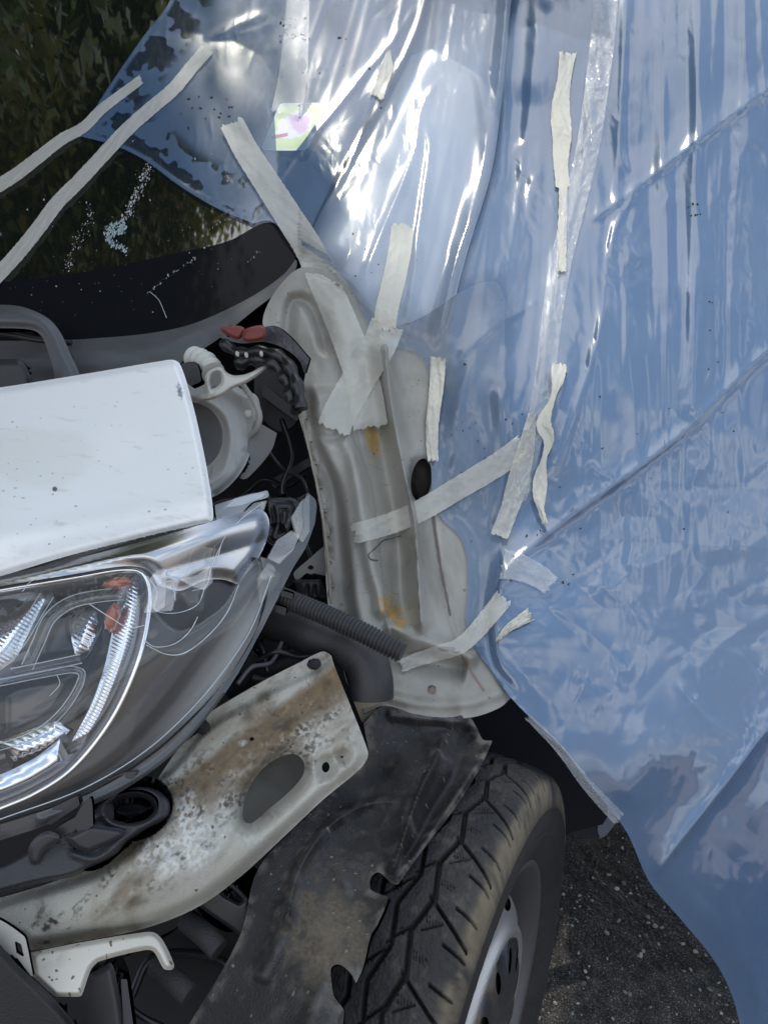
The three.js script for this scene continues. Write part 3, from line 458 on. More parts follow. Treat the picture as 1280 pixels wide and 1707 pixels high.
  flute([[0, 1236, 1], [92, 1200, 1], [124, 1216, 1], [104, 1256], [20, 1284, 1]], 0.052, 0.55, 0.0002);
  flute([[-60, 1060, 1], [0, 1036], [52, 996, 1], [80, 990, 1], [44, 1064], [20, 1104], [-60, 1136, 1]], 0.05, 0.9, 0.0004);
  flute([[134, 1024, 1], [160, 1018, 1], [164, 1050], [150, 1084, 1], [126, 1092, 1], [120, 1060]], 0.052, 0.8, 0.0004);
  // dark chambers
  const chamber = (poly, dd) => add('chamber', shell({ outline: poly, d: (x, y, s) => hl(x, y) + dd + 0.03 * sst(0, 20, s), step: 4, thick: 0.003 }), mat([0.012, 0.014, 0.018], 0.16), hs);
  chamber([[62, 1048, 1], [82, 1010], [120, 992], [165, 985], [182, 998], [176, 1030], [160, 1070], [140, 1098], [60, 1112, 1], [52, 1090]], 0.05);
  chamber([[-10, 1150, 1], [30, 1130], [122, 1118], [130, 1128], [120, 1160], [92, 1200], [52, 1224], [-10, 1252, 1]], 0.05);
  chamber([[84, 992, 1], [150, 968], [196, 962], [190, 976], [120, 984], [84, 1004, 1]], 0.046);
  // clear light bars with bright edges
  const bar = std({ color: new THREE.Color().setRGB(0.86, 0.9, 0.93), roughness: 0.04, transmission: 0.95, thickness: 0, ior: 1.7 }), barEdge = std({ color: new THREE.Color().setRGB(0.6, 0.65, 0.7), roughness: 0.08, transmission: 0.4, thickness: 0, ior: 1.7 });
  const lb = (pts, w, dd = 0.034, more = true) => {
    const c = curve(pts, 6), A = [], B = []; c.forEach((p, i) => { const a = c[Math.max(0, i - 1)], b = c[Math.min(c.length - 1, i + 1)], l = Math.hypot(b[0] - a[0], b[1] - a[1]), nx = -(b[1] - a[1]) / l * w / 2, ny = (b[0] - a[0]) / l * w / 2; A.push([p[0] + nx, p[1] + ny]); B.push([p[0] - nx, p[1] - ny]); });
    const o = add('light_bar', shell({ outline: [...A, ...B.slice().reverse()], raw: true, d: (x, y, s) => hl(x, y) + dd - 0.008 * Math.sqrt(clamp(s / (w * 0.5))), step: 2, thick: 0 }), bar, hs);
    for (const e of [A, B]) { const k = e.filter((p, i) => i % 3 === 0 || i === e.length - 1); add('bar_edge', tube(k.map(([x, y]) => [x, y, hl(x, y) + dd - 0.001]), 0.0007, 6, 3), barEdge, hs); }
  };
  lb([[-60, 1130], [0, 1104], [34, 1066], [58, 1026], [80, 990]], 22);
  lb([[46, 1112], [64, 1072], [84, 1030], [120, 1004], [170, 993], [206, 990]], 20); lb([[20, 1122], [80, 1110], [136, 1098]], 15, 0.03);
  lb([[-60, 1146], [0, 1138], [60, 1126], [128, 1116], [138, 1126], [118, 1168], [84, 1206], [40, 1232], [-60, 1262]], 11);
  // projector lens and amber bulb covers
  add('projector_lens', lump(140, 1056, 0.985, 0.022, 0.03, 0.02, 0.4), std({ color: 0x1a222b, roughness: 0.05, clearcoat: 1 }), hs);
  const amber = std({ color: new THREE.Color().setRGB(0.30, 0.055, 0.006), roughness: 0.15, clearcoat: 1 });
  add('indicator_bulb', lump(196, 972, 0.955, 0.018, 0.007, 0.012, 0.12, 0.2), amber, hs); add('indicator_bulb', lump(188, 1030, 0.955, 0.009, 0.018, 0.012, -0.2, 0.2), amber, hs);
  // clear lens, cracked, with its upper corner broken off
  const lensG = shell({ outline: [[-250, 1006, 1], [0, 954], [200, 904], [345, 866, 1], [400, 852], [438, 838, 1], [400, 870], [372, 905, 1], [352, 965], [340, 1000, 1], [338, 1018], [318, 1016, 1], [300, 1000], [275, 1020, 1], [262, 1020], [296, 1050], [332, 1040, 1], [372, 1010], [395, 975, 1], [430, 930], [470, 958, 1], [456, 990], [420, 1074], [382, 1138], [342, 1193], [282, 1255], [206, 1311], [120, 1353], [0, 1395], [-250, 1468, 1]], d: (x, y, s) => hl(x, y) - 0.012 * Math.sqrt(clamp(s / 40)), step: 4, thick: 0 });
  add('lens', lensG, std({ color: 0xffffff, roughness: 0.02, transmission: 0.97, thickness: 0, ior: 1.5 }), hs);
  const edgeM = std({ color: 0xdfe6ea, roughness: 0.12, transmission: 0.35, thickness: 0, ior: 1.6 });
  const crack = (pts, r = 0.0011) => add('crack', tube(pts.map(([x, y], i) => [x + 3 * noise(x * 0.3, y * 0.3), y + 3 * noise(y * 0.3, x * 0.3, 2), hl(x, y) - 0.0125]), t => r * 0.75 * (0.6 + 0.6 * Math.abs(noise(t * 9, r * 4000))), 6, 8), edgeM, hs);
  crack([[240, 1068], [256, 1078], [290, 1074], [318, 1050], [330, 1028]], 0.0009); crack([[246, 1076], [275, 1090], [305, 1090], [345, 1062], [378, 1022], [398, 975]], 0.0011); crack([[246, 960], [262, 985], [258, 1016], [290, 1022], [330, 1008], [344, 975]], 0.0008); crack([[262, 975], [285, 970], [292, 1000]], 0.001); crack([[320, 985], [345, 978], [352, 950], [368, 912]], 0.0008); crack([[438, 838], [400, 868], [372, 904], [362, 942]], 0.001); crack([[150, 1005], [185, 1030], [215, 1045], [242, 1042]], 0.0009); crack([[38, 986], [52, 970], [78, 955]], 0.0008); crack([[84, 1158], [100, 1140], [96, 1126]], 0.0007);
  const shard = (poly, dd, tilt) => { const g = shell({ outline: poly.map(p => [...p, 1]), d: (x, y) => hl(x, y) - dd + tilt * (x - poly[0][0]), step: 3, thick: 0.0028 }); add('lens_shard', g, std({ color: 0xffffff, roughness: 0.03, transmission: 0.9, thickness: 0, ior: 1.5 }), hs); };
  shard([[240, 1022], [256, 978], [294, 962], [300, 968], [288, 1018]], 0.018, 0.0001); shard([[298, 965], [330, 958], [352, 940], [356, 970], [342, 984], [322, 978]], 0.016, -0.0001); shard([[246, 968], [262, 950], [280, 946], [276, 1010], [262, 1020], [250, 1012]], 0.022, 0.0001);
  shard([[446, 930], [462, 900], [486, 884], [500, 892], [490, 916], [466, 940]], 0.006, -0.0003); shard([[486, 862], [502, 836], [516, 824], [526, 846], [520, 880], [504, 906], [494, 890]], 0.004, 0.0002); shard([[400, 862], [424, 838], [446, 834], [440, 852], [412, 880]], 0.012, 0.0002); shard([[430, 966], [448, 936], [460, 948], [446, 990], [434, 1010]], 0.004, 0.0002); shard([[376, 846], [392, 830], [420, 822], [446, 820], [436, 830], [404, 842]], 0.016, -0.0001);
  // clear and grey edges of the lamp body
  const edge = relief([[[[470, 980], [420, 1082], [360, 1170], [290, 1250], [200, 1312], [60, 1370]], 6, 0.006, 'ridge', 0.02], [[[486, 960], [440, 1060], [375, 1160]], 5, 0.005, 'ridge', 0.02]]);
  const eg = shell({ outline: [[525, 872, 1], [527, 836], [512, 820, 1], [505, 845], [506, 880], [488, 915], [455, 932], [434, 928, 1], [440, 950], [450, 972], [424, 1060], [378, 1132], [320, 1200], [250, 1262], [160, 1318], [60, 1356], [-250, 1450, 1], [-250, 1474, 1], [60, 1382], [160, 1340], [215, 1312], [290, 1256], [350, 1190], [396, 1124], [430, 1062], [462, 1000], [488, 948], [510, 912]], d: (x, y) => hl(x, y) + 0.002 - edge(x, y), step: 3, thick: 0.006 });
  add('lamp_flange', eg, std({ color: new THREE.Color().setRGB(0.13, 0.14, 0.15), roughness: 0.16, transmission: 0.45, thickness: 0, ior: 1.5, clearcoat: 0.7 }), hs);
  add('lamp_flange', shell({ outline: [[358, 842, 1], [390, 832], [446, 817, 1], [448, 828], [420, 838], [396, 862], [362, 872, 1]], d: (x, y) => hl(x, y) + 0.005 - 0.012 * Math.sin((x + y) * 0.05), step: 3, thick: 0.004 }), std({ color: new THREE.Color().setRGB(0.32, 0.34, 0.36), roughness: 0.2, transmission: 0.3, thickness: 0 }), hs);
  for (const p of [[[452, 960], [420, 1046], [372, 1120], [312, 1190], [240, 1254], [140, 1314], [0, 1366]]]) add('flange_edge', tube(p.map(([x, y]) => [x, y, hl(x, y) - 0.003]), 0.0008, 6, 8), edgeM, hs);
  add('lamp_back', shell({ outline: [[446, 836], [470, 828], [496, 834], [502, 860], [490, 895], [462, 915], [440, 900], [448, 870]], d: (x, y, s) => hl(x, y) + 0.05 - 0.03 * Math.sqrt(clamp(s / 26)) - 0.006 * Math.sin(s * 0.5), step: 3, thick: 0.03 }), BLACK_SMOOTH, hs);
}

// ---------------------------------------------------------------- strut ring, latch and harness behind the lamp
{
  const rd = tps([[330, 740, 1.50], [400, 600, 1.52], [400, 800, 1.44], [350, 830, 1.42], [415, 700, 1.52]]);
  const rg = relief([[curve([[330, 662], [375, 690], [386, 735], [372, 785], [345, 806]], 6).map(p => p), 7, 0.012, 'ridge', 0.02], [[[352, 648], [400, 680], [412, 730], [396, 790], [356, 828]], 9, -0.012, 'ridge', 0.02]]);
  const g = shell({ outline: [[290, 640, 1], [338, 612], [372, 622], [402, 648], [428, 660], [434, 690], [424, 730], [412, 770], [392, 800], [364, 824], [330, 834], [290, 830, 1]], holes: [ell(316, 728, 56, 58)], d: (x, y, s) => rd(x, y) - rg(x, y) + 0.02 * Math.pow(1 - sst(0, 14, s), 2), step: 3, thick: 0.012 });
  const b = bake(g, (x, y, u, w) => { const e = fbm(u * 14, w * 14), k = 0.45 + 0.1 * e; const d = sst(0.15, 0.4, fbm(u * 40, w * 14, 3)); return [...mix3([k, k, k * 0.95], [0.2, 0.17, 0.13], 0.5 * d), 0.55]; }, 500);
  const tower = add('strut_tower', g, std({ ...b, roughness: 1 }), van);
  add('inner_cup', shell({ outline: ell(312, 728, 68, 74), raw: true, d: (x, y) => 1.56 + 0.10 * (1 - Math.min(1, Math.hypot((x - 300) / 70, (y - 728) / 75) ** 2)), step: 5, thick: 0.005 }), mat([0.24, 0.25, 0.26], 0.3), tower);
  add('bracket_plate', shell({ outline: [[424, 700, 1], [462, 722, 1], [452, 752], [414, 796], [404, 799], [396, 793, 1], [408, 770]], d: (x, y) => 1.50 + 0.0003 * (x - 400), step: 4, thick: 0.003 }), mat([0.22, 0.22, 0.215], 0.5), tower);
  add('cable_loop', tube([[404, 640, 1.50], [412, 652, 1.48], [426, 672, 1.47], [433, 695, 1.47], [428, 716, 1.48], [418, 726, 1.5]], 0.006, 10, 8), mat([0.38, 0.38, 0.36], 0.5), tower);
  add('rivet', lump(414, 690, 1.475, 0.008, 0.009, 0.006), mat([0.5, 0.5, 0.47], 0.5), tower);
  // ribbed filler neck with its cap
  const neck = tube([[322, 596, 1.50], [342, 604, 1.47], [356, 622, 1.44]], t => 0.021 + 0.0026 * Math.sin(t * 26), 20, 24);
  add('filler_neck', neck, mat([0.50, 0.50, 0.46], 0.45), van, 'ribbed cream coloured filler neck');
  add('rubber_block', shell({ outline: [[302, 606, 1], [326, 603], [332, 614], [336, 636, 1], [318, 644, 1], [306, 630]], d: () => 1.42, step: 3, thick: 0.03 }), BLACK, van);
  const latchD = tps([[345, 640, 1.40], [440, 612, 1.44], [350, 665, 1.39], [380, 620, 1.41]]);
  const lg = shell({ outline: [[342, 628], [352, 616], [368, 612], [380, 622], [392, 626], [415, 622], [445, 606], [452, 604, 1], [440, 618], [412, 638], [388, 648], [370, 660], [346, 668], [334, 664, 1], [344, 656]], holes: [[[352, 626], [362, 620], [368, 624], [368, 638], [360, 646], [352, 648]]], d: (x, y, s) => latchD(x, y) + 0.01 * Math.pow(1 - sst(0, 6, s), 2), step: 2, thick: 0.004 });
  const lb = bake(lg, (x, y, u, w) => [...mix3([0.5, 0.49, 0.44], [0.26, 0.17, 0.08], sst(0, 0.4, fbm(u * 40, w * 40)) * sst(630, 655, y)), 0.4], 260);
  add('latch_bracket', lg, std({ ...lb, roughness: 1 }), van, 'cream painted latch bracket with a rusty foot');
  // torn end of the cowl, its seal, clips and red connectors
  const cd = tps([[360, 560, 1.50], [440, 548, 1.46], [515, 600, 1.40], [500, 680, 1.38]]);
  const torn = add('torn_cowl_end', shell({ outline: [[438, 546, 1], [456, 543], [478, 556], [516, 598, 1], [508, 626, 1], [498, 600], [472, 580], [440, 570], [400, 572], [364, 560], [372, 548], [404, 560]], d: (x, y, s) => cd(x, y) - 0.012 - 0.0006 * (560 - y), step: 3, thick: 0.006 }), mat([0.06, 0.064, 0.072], 0.36, 0, { bumpMap: SOFT_M, bumpScale: 0.002 }), van);
  add('rubber_seal', [tube([[372, 572, 1.49], [400, 588, 1.47], [440, 586, 1.44], [472, 598, 1.42], [490, 626, 1.40], [500, 660, 1.385], [502, 682, 1.38]], t => 0.011 + 0.002 * Math.sin(t * 40), 12, 14), tube([[396, 606, 1.47], [430, 600, 1.45], [460, 610, 1.43], [480, 640, 1.42], [488, 672, 1.40], [496, 682, 1.39]], t => 0.012 + 0.003 * Math.sin(t * 33), 12, 14)], BLACK_SMOOTH, torn);
  for (const [x, y] of [[396, 590], [411, 592], [436, 590], [459, 590], [481, 608], [492, 637], [497, 674]]) add('clip', lump(x, y, 1.425, 0.0035, 0.0055, 0.005, 0.2, 0.3), mat([0.52, 0.52, 0.44], 0.5), torn);
  const red = mat([0.15, 0.028, 0.022], 0.5, 0, { bumpMap: GRIT_M, bumpScale: 0.001 });
  add('connector', [shell({ outline: [[367, 550], [376, 544], [398, 543], [408, 548], [404, 562], [394, 566]], d: (x, y, s) => 1.415 - 0.008 * sst(0, 5, s), step: 2, thick: 0.02 }), shell({ outline: [[404, 556], [410, 548], [434, 542], [443, 546], [441, 564], [420, 570], [406, 568]], d: (x, y, s) => 1.405 - 0.008 * sst(0, 5, s), step: 2, thick: 0.02 })], red, torn, 'faded red plastic connectors');
  add('bay_panel', shell({ outline: [[430, 590, 1], [490, 640, 1], [500, 700, 1], [470, 720], [440, 700], [424, 650]], d: (x, y) => 1.62, step: 6, thick: 0.01 }), mat([0.03, 0.03, 0.03], 0.6), van);
  // small white plate with a hole, and a black unit below it
  add('mounting_plate', shell({ outline: [[490, 955], [515, 932], [540, 910, 1], [560, 1000, 1], [520, 968], [492, 966, 1]], holes: [ell(518, 946, 5, 4)], d: () => 1.36, step: 2.5, thick: 0.004 }), mat([0.42, 0.41, 0.37], 0.6), van, 'dirty white plate with a round hole');
  add('control_box', shell({ outline: [[490, 966, 1], [536, 966, 1], [550, 1004, 1], [500, 1000, 1]], d: (x, y, s) => 1.33 - 0.01 * sst(0, 6, s) - 0.004 * Math.sin(x * 0.5) * sst(6, 12, s), step: 2.5, thick: 0.04 }), BLACK, van);
  // corrugated hose and the black duct under it
  const hose = tube([[448, 986, 1.12], [482, 1000, 1.10], [540, 1024, 1.08], [600, 1052, 1.06], [650, 1078, 1.045], [671, 1088, 1.04]], t => 0.0136 + 0.0017 * Math.sign(Math.sin(t * 2 * Math.PI * 40)) * Math.pow(Math.abs(Math.sin(t * 2 * Math.PI * 40)), 0.5), 20, 66);
  add('corrugated_hose', hose, mat([0.035, 0.036, 0.04], 0.38, 0, { bumpMap: GRIT_M, bumpScale: 0.0004 }), van, 'black ribbed hose with a cut end');
  add('hose_clamp', [shell({ outline: [[470, 984, 1], [489, 990, 1], [488, 1000, 1], [468, 993, 1]], d: () => 1.075, step: 2, thick: 0.02 }), shell({ outline: [[460, 1008, 1], [478, 1014, 1], [476, 1026, 1], [458, 1020, 1]], d: () => 1.08, step: 2, thick: 0.025 })], BLACK, van);
  add('air_duct', tube([[430, 1020, 1.20], [490, 1044, 1.18], [560, 1070, 1.16], [606, 1096, 1.14], [618, 1130, 1.13], [618, 1162, 1.13]], t => 0.034 + 0.001 * Math.sin(t * 20), 24, 14), mat([0.02, 0.021, 0.024], 0.42, 0, { bumpMap: GRIT_M, bumpScale: 0.0006 }), van);
  add('duct_mount', shell({ outline: [[566, 1100, 1], [580, 1106], [590, 1150], [600, 1170], [634, 1166, 1], [626, 1184], [604, 1206, 1], [586, 1160]], d: () => 1.175, step: 3, thick: 0.01 }), mat([0.30, 0.26, 0.18], 0.6), van);
  add('cable', tube([[572, 1100, 1.14], [576, 1130, 1.13], [588, 1154, 1.13], [604, 1166, 1.12]], 0.003, 8, 8), BLACK_SMOOTH, van);
  add('bay_pipe', [tube([[380, 1150, 1.2], [440, 1118, 1.2], [500, 1096, 1.22]], 0.02, 14, 8), tube([[400, 1090, 1.25], [440, 1060, 1.25], [480, 1050, 1.26], [540, 1090, 1.28]], 0.012, 12, 8), tube([[420, 1130, 1.15], [470, 1140, 1.16]], 0.008, 8, 8)], BLACK, van);
  const cbl = (pts, r, m = BLACK_SMOOTH) => add('cable', tube(pts, r, 8, 8), m, van);
  cbl([[470, 700, 1.62], [486, 760, 1.58], [470, 820, 1.5], [500, 880, 1.42], [520, 930, 1.38]], 0.006); cbl([[440, 740, 1.6], [470, 780, 1.56], [505, 800, 1.5], [520, 850, 1.44]], 0.004, mat([0.03, 0.03, 0.035], 0.4)); cbl([[400, 830, 1.6], [440, 800, 1.6], [480, 810, 1.55], [510, 790, 1.5]], 0.0045);
  cbl([[430, 1100, 1.13], [460, 1086, 1.12], [500, 1096, 1.14], [540, 1086, 1.16]], 0.004); cbl([[396, 1140, 1.1], [420, 1112, 1.12], [452, 1104, 1.14], [470, 1070, 1.16]], 0.0035, mat([0.10, 0.10, 0.11], 0.4)); cbl([[410, 1060, 1.2], [436, 1080, 1.16], [446, 1120, 1.15]], 0.005);
  cbl([[220, 1660, 1.0], [250, 1600, 1.02], [320, 1590, 1.02], [380, 1610, 1.0], [420, 1680, 0.98]], 0.006); cbl([[180, 1640, 0.96], [230, 1690, 0.95], [290, 1720, 0.95]], 0.004);
  for (const [pts, d] of [[[[452, 800, 1], [520, 760, 1], [524, 772, 1], [456, 816, 1]], 1.64], [[[440, 640, 1], [500, 690, 1], [496, 704, 1], [436, 660, 1]], 1.6]]) add('bay_rib', shell({ outline: pts, d: () => d, step: 4, thick: 0.02 }), mat([0.035, 0.035, 0.037], 0.5), van);
  add('bay_bracket', [shell({ outline: [[440, 1064, 1], [470, 1056, 1], [480, 1086], [450, 1096, 1], [430, 1090]], d: () => 1.22, step: 3, thick: 0.02 }), shell({ outline: [[380, 1110, 1], [420, 1082, 1], [436, 1098, 1], [392, 1130, 1]], d: () => 1.18, step: 3, thick: 0.012 })], BLACK, van);
}

// ---------------------------------------------------------------- front beam, brackets and black plastic below the lamp
{
  const bd = tps([[-300, 1600, 0.86], [0, 1520, 0.875], [200, 1450, 0.90], [300, 1400, 0.925], [260, 1310, 0.985], [345, 1195, 1.05], [540, 1090, 1.12], [560, 1180, 1.08], [612, 1256, 1.045], [500, 1370, 0.985], [420, 1300, 1.02], [380, 1480, 0.94], [300, 1530, 0.915], [100, 1575, 0.89]]);
  const br = relief([[[[240, 1330], [300, 1272], [350, 1214], [440, 1162], [556, 1106]], 10, 0.012, 'step', 0.02], [[[280, 1400], [330, 1330], [390, 1270], [440, 1240], [520, 1200]], 42, 0.010, 'ridge', 0.1], [[[412, 1378], [404, 1345], [420, 1300], [446, 1268], [490, 1246], [520, 1262]], 11, -0.008, 'ridge', 0.08], [[[60, 1540], [200, 1500], [320, 1440], [430, 1380]], 34, 0.010, 'ridge', 0.1]]);
  const outline = [[-300, 1590, 1], [0, 1497], [90, 1470], [170, 1440], [225, 1395], [262, 1350], [268, 1322], [256, 1310, 1], [278, 1276], [300, 1246], [330, 1222], [345, 1215, 1], [344, 1192], [352, 1186], [430, 1140], [500, 1104], [538, 1086], [552, 1092, 1], [556, 1106], [584, 1176], [613, 1252], [612, 1264], [600, 1282], [540, 1332], [470, 1398], [400, 1462], [330, 1512], [240, 1548], [130, 1570], [50, 1583], [30, 1570, 1], [0, 1560], [-300, 1690, 1]];
  const slot = [[405, 1352], [412, 1322], [434, 1286], [462, 1264], [492, 1257], [507, 1272], [504, 1294], [480, 1322], [444, 1352], [420, 1372], [408, 1370]];
  const nearMid = nearLine(curve([[180, 1480], [260, 1420], [320, 1345], [390, 1280], [440, 1215], [540, 1150]], 10), 60);
  const slotSD = signed([curve(slot, 5, true)]);
  const g = shell({ outline, holes: [slot, ell(543, 1279, 6.5, 9, 0.1), ell(420, 1232, 4.5, 3.5), ell(570, 1262, 2.5, 2.5)], d: (x, y, s) => bd(x, y) - br(x, y) + 0.014 * Math.pow(1 - sst(0, 13, Math.abs(slotSD(x, y))), 2) + 0.03 * Math.pow(1 - sst(0, 30, s), 2) * sst(1280, 1420, y + 0.45 * (x - 300)) , step: 3, thick: 0.003 });
  const b = bake(g, (x, y, u, w, s) => {
    const al = 0.83 * u + 0.55 * w, ac = -0.55 * u + 0.83 * w, e = fbm(al * 5, ac * 9, 1, 5), f = fbm(al * 38, ac * 60, 2, 5), h = fbm(u * 150, w * 150, 7, 3);
    let c = mix3([0.40, 0.39, 0.33], [0.52, 0.51, 0.45], clamp(0.5 + 1.3 * e));
    const topLine = 1310 - 0.72 * (x - 262), k = (y - topLine) / 150;                     // 0 at the upper edge, 1 well below it
    const brown = sst(0.02, 0.16, k + 0.1 * f) * sst(0.95, 0.35, k + 0.5 * e + 0.4 * f) * sst(0, 0.2, 0.35 + e + 0.6 * f);
    c = mix3(c, mix3([0.10, 0.068, 0.038], [0.25, 0.18, 0.105], clamp(f * 1.6 + 0.5)), 0.95 * brown * sst(120, 260, x));
    const zone = Math.max(sst(130, 20, Math.hypot((x - 340) * 0.75, y - 1330)), sst(120, 20, Math.hypot((x - 470) * 0.9, (y - 1232) * 1.3)), sst(80, 10, Math.abs(y - (1600 - 0.62 * x)) + 0) * sst(420, 330, x), sst(90, 10, Math.hypot(x - 550, (y - 1200))) * 0.8);
    c = mix3(c, [0.66, 0.66, 0.63], 0.85 * sst(0.0, 0.25, fbm(u * 16, w * 16, 9, 5) + 0.05) * sst(110, 40, Math.hypot((x - 300) * 0.7, y - 1390)) * sst(-0.2, 0.1, h));
    const blk = sst(-0.06, 0.26, f + 0.5 * e) * sst(-0.22, 0.16, h);
    c = mix3(c, [0.030, 0.026, 0.022], 0.93 * blk * zone);
    const mid = nearMid(x, y)[0]; c = mix3(c, mix3([0.075, 0.055, 0.035], [0.22, 0.165, 0.10], clamp(0.5 + 1.8 * f)), 0.85 * sst(70, 15, mid + 60 * f) * sst(-0.12, 0.22, fbm(al * 12, ac * 24, 31, 5)));
    const vein = sst(0.80, 0.94, ridged(u * 16 + e, w * 9, 4, 4)); c = mix3(c, [0.06, 0.045, 0.03], 0.8 * vein * sst(150, 60, Math.hypot(x - 500, y - 1220)));
    const streak = sst(0.1, 0.5, fbm(u * 30, w * 5, 6, 4)) * sst(1430, 1500, y); c = mix3(c, [0.20, 0.16, 0.10], 0.6 * streak); c = mix3(c, [0.16, 0.125, 0.08], 0.55 * sst(0.0, 0.4, fbm(al * 9, ac * 26, 14, 5)) * sst(1540, 1380, y));
    if (speck(u, w, 150, 0.6) > 0.4) c = mix3(c, [0.06, 0.045, 0.03], 0.85);
    const rim = sst(10, 0, s) * sst(-0.1, 0.4, f); c = mix3(c, [0.22, 0.15, 0.09], 0.5 * rim);
    return [...c, 0.5 + 0.4 * brown];
  }, 1700);
  const beam = add('front_beam', g, std({ ...b, roughness: 1, bumpMap: GRIT_M, bumpScale: 0.0014 }), van, 'dirty white sheet metal beam with a long slot');
  const inb = shell({ outline: [[380, 1390, 1], [396, 1300], [440, 1240], [520, 1236], [530, 1290], [450, 1390, 1]], d: (x, y) => bd(x, y) + 0.06 + 0.0004 * (x - 420) + 0.006 * noise(x * 0.03, y * 0.03), step: 4, thick: 0.003 });
  add('inner_web', inb, mat([0.15, 0.145, 0.125], 0.7, 0, { bumpMap: GRIT_M, bumpScale: 0.002 }), beam);
  add('bolt', lump(338, 1212, 1.035, 0.010, 0.010, 0.008, 0, 0.2), BLACK, beam); add('bolt', lump(524, 1107, 1.10, 0.010, 0.008, 0.008, 0, 0.2), BLACK, beam);
  // bent white bracket
  const kd = tps([[50, 1585, 0.86], [100, 1655, 0.83], [150, 1610, 0.85], [250, 1560, 0.90], [290, 1615, 0.89]]);
  const kg = shell({ outline: [[52, 1588, 1], [130, 1572], [240, 1554], [258, 1555], [272, 1568], [291, 1610], [287, 1617, 1], [275, 1616], [270, 1610], [256, 1586], [240, 1584], [168, 1602], [155, 1612], [149, 1624], [138, 1656], [134, 1661], [92, 1661, 1], [56, 1628, 1]], d: (x, y, s) => kd(x, y) + 0.012 * Math.pow(1 - sst(0, 10, s), 2), step: 2.5, thick: 0.004 });
  const kb = bake(kg, (x, y, u, w) => { const f = fbm(u * 40, w * 40, 2, 5); let c = [0.60, 0.57, 0.49]; c = mix3(c, [0.28, 0.24, 0.19], 0.8 * sst(0, 0.35, f + 0.15) * sst(1622, 1590, y) * sst(130, 60, x)); if (speck(u, w, 150, 0.45) > 0.4) c = [0.15, 0.1, 0.06]; return [...c, 0.5]; }, 300);
  add('bent_bracket', kg, std({ ...kb, roughness: 1 }), van, 'bent cream coloured metal bracket');
  add('edge_plate', shell({ outline: [[-60, 1510, 1], [0, 1533], [40, 1560], [44, 1568], [56, 1628, 1], [50, 1626], [36, 1612, 1], [0, 1576], [-60, 1540, 1]], holes: [[[25, 1568, 1], [36, 1574, 1], [41, 1596, 1], [28, 1588, 1]]], d: (x, y) => 0.82, step: 2, thick: 0.004 }), mat([0.46, 0.45, 0.41], 0.5), van);
  add('lower_grille_panel', shell({ outline: [[-300, 1500, 1], [-20, 1560], [30, 1608], [100, 1676], [150, 1740, 1], [150, 1900, 1], [-300, 1900, 1]], d: (x, y, s) => 0.805 + 0.0002 * x - 0.01 * sst(0, 14, s), step: 6, thick: 0.02 }), BLACK, van);
  // black mount with a round cup
  const md = tps([[0, 1460, 0.855], [130, 1340, 0.90], [280, 1330, 0.94], [280, 1365, 0.925], [150, 1450, 0.87]]);
  const mr = relief([[ell(219, 1346, 48, 31, -0.15).concat([[267, 1346]]), 6, 0.006, 'ridge', 0], [[[96, 1398], [140, 1370], [196, 1350]], 6, 0.006, 'ridge'], [[[110, 1420], [160, 1432], [205, 1400], [286, 1352]], 7, 0.006, 'ridge']]);
  add('lamp_mount', shell({ outline: [[-120, 1470, 1], [0, 1440], [40, 1420], [60, 1404], [90, 1396], [118, 1384], [150, 1352], [186, 1328], [228, 1312], [256, 1312], [284, 1330], [288, 1350], [280, 1364], [212, 1404], [196, 1424], [150, 1448], [120, 1462], [60, 1474], [0, 1490], [-120, 1520, 1]], holes: [ell(219, 1346, 39, 23, -0.15)], d: (x, y, s) => md(x, y) - mr(x, y) + 0.012 * Math.pow(1 - sst(0, 10, s), 2), step: 3, thick: 0.02 }), mat([0.028, 0.03, 0.034], 0.42, 0, { bumpMap: GRIT_M, bumpScale: 0.0008 }), van);
  add('mount_cup', shell({ outline: ell(219, 1348, 44, 28, -0.15), raw: true, d: (x, y, s) => 0.925 + 0.03 * sst(0, 20, s), step: 3, thick: 0.004 }), BLACK, van);
  add('mount_fin', [shell({ outline: [[84, 1396, 1], [96, 1380], [126, 1362, 1], [140, 1338, 1], [152, 1330], [156, 1376, 1], [134, 1390], [128, 1382, 1], [104, 1402, 1]], d: () => 0.872, step: 3, thick: 0.006 }), shell({ outline: [[48, 1416], [58, 1398], [78, 1386], [96, 1390], [100, 1400], [74, 1420], [64, 1440], [52, 1440]], d: (x, y, s) => 0.862 - 0.004 * sst(0, 6, s), step: 3, thick: 0.006 }), shell({ outline: [[106, 1396, 1], [150, 1374, 1], [206, 1382, 1], [208, 1396], [150, 1424, 1], [128, 1416, 1]], d: (x, y, s) => 0.865 + 0.0003 * (x - 100) - 0.008 * sst(0, 8, s), step: 3, thick: 0.02 }), shell({ outline: [[178, 1300, 1], [206, 1288, 1], [230, 1286, 1], [220, 1300, 1], [196, 1308, 1]], d: () => 0.925, step: 3, thick: 0.008 }), shell({ outline: [[60, 1360, 1], [130, 1326, 1], [134, 1342, 1], [84, 1376, 1]], d: () => 0.89, step: 4, thick: 0.01 })], mat([0.03, 0.032, 0.036], 0.4), van);
  // bumper carrier behind the beam: black ribs and ducts
  const rib = pts => add('rib', tube(pts, 0.0145, 14, 6), mat([0.032, 0.032, 0.033], 0.6, 0, { bumpMap: GRIT_M, bumpScale: 0.0015 }), van);
  rib([[312, 1534, 1.0], [345, 1562, 0.97], [366, 1584, 0.96]]); rib([[262, 1610, 0.98], [296, 1640, 0.95], [318, 1660, 0.94]]);
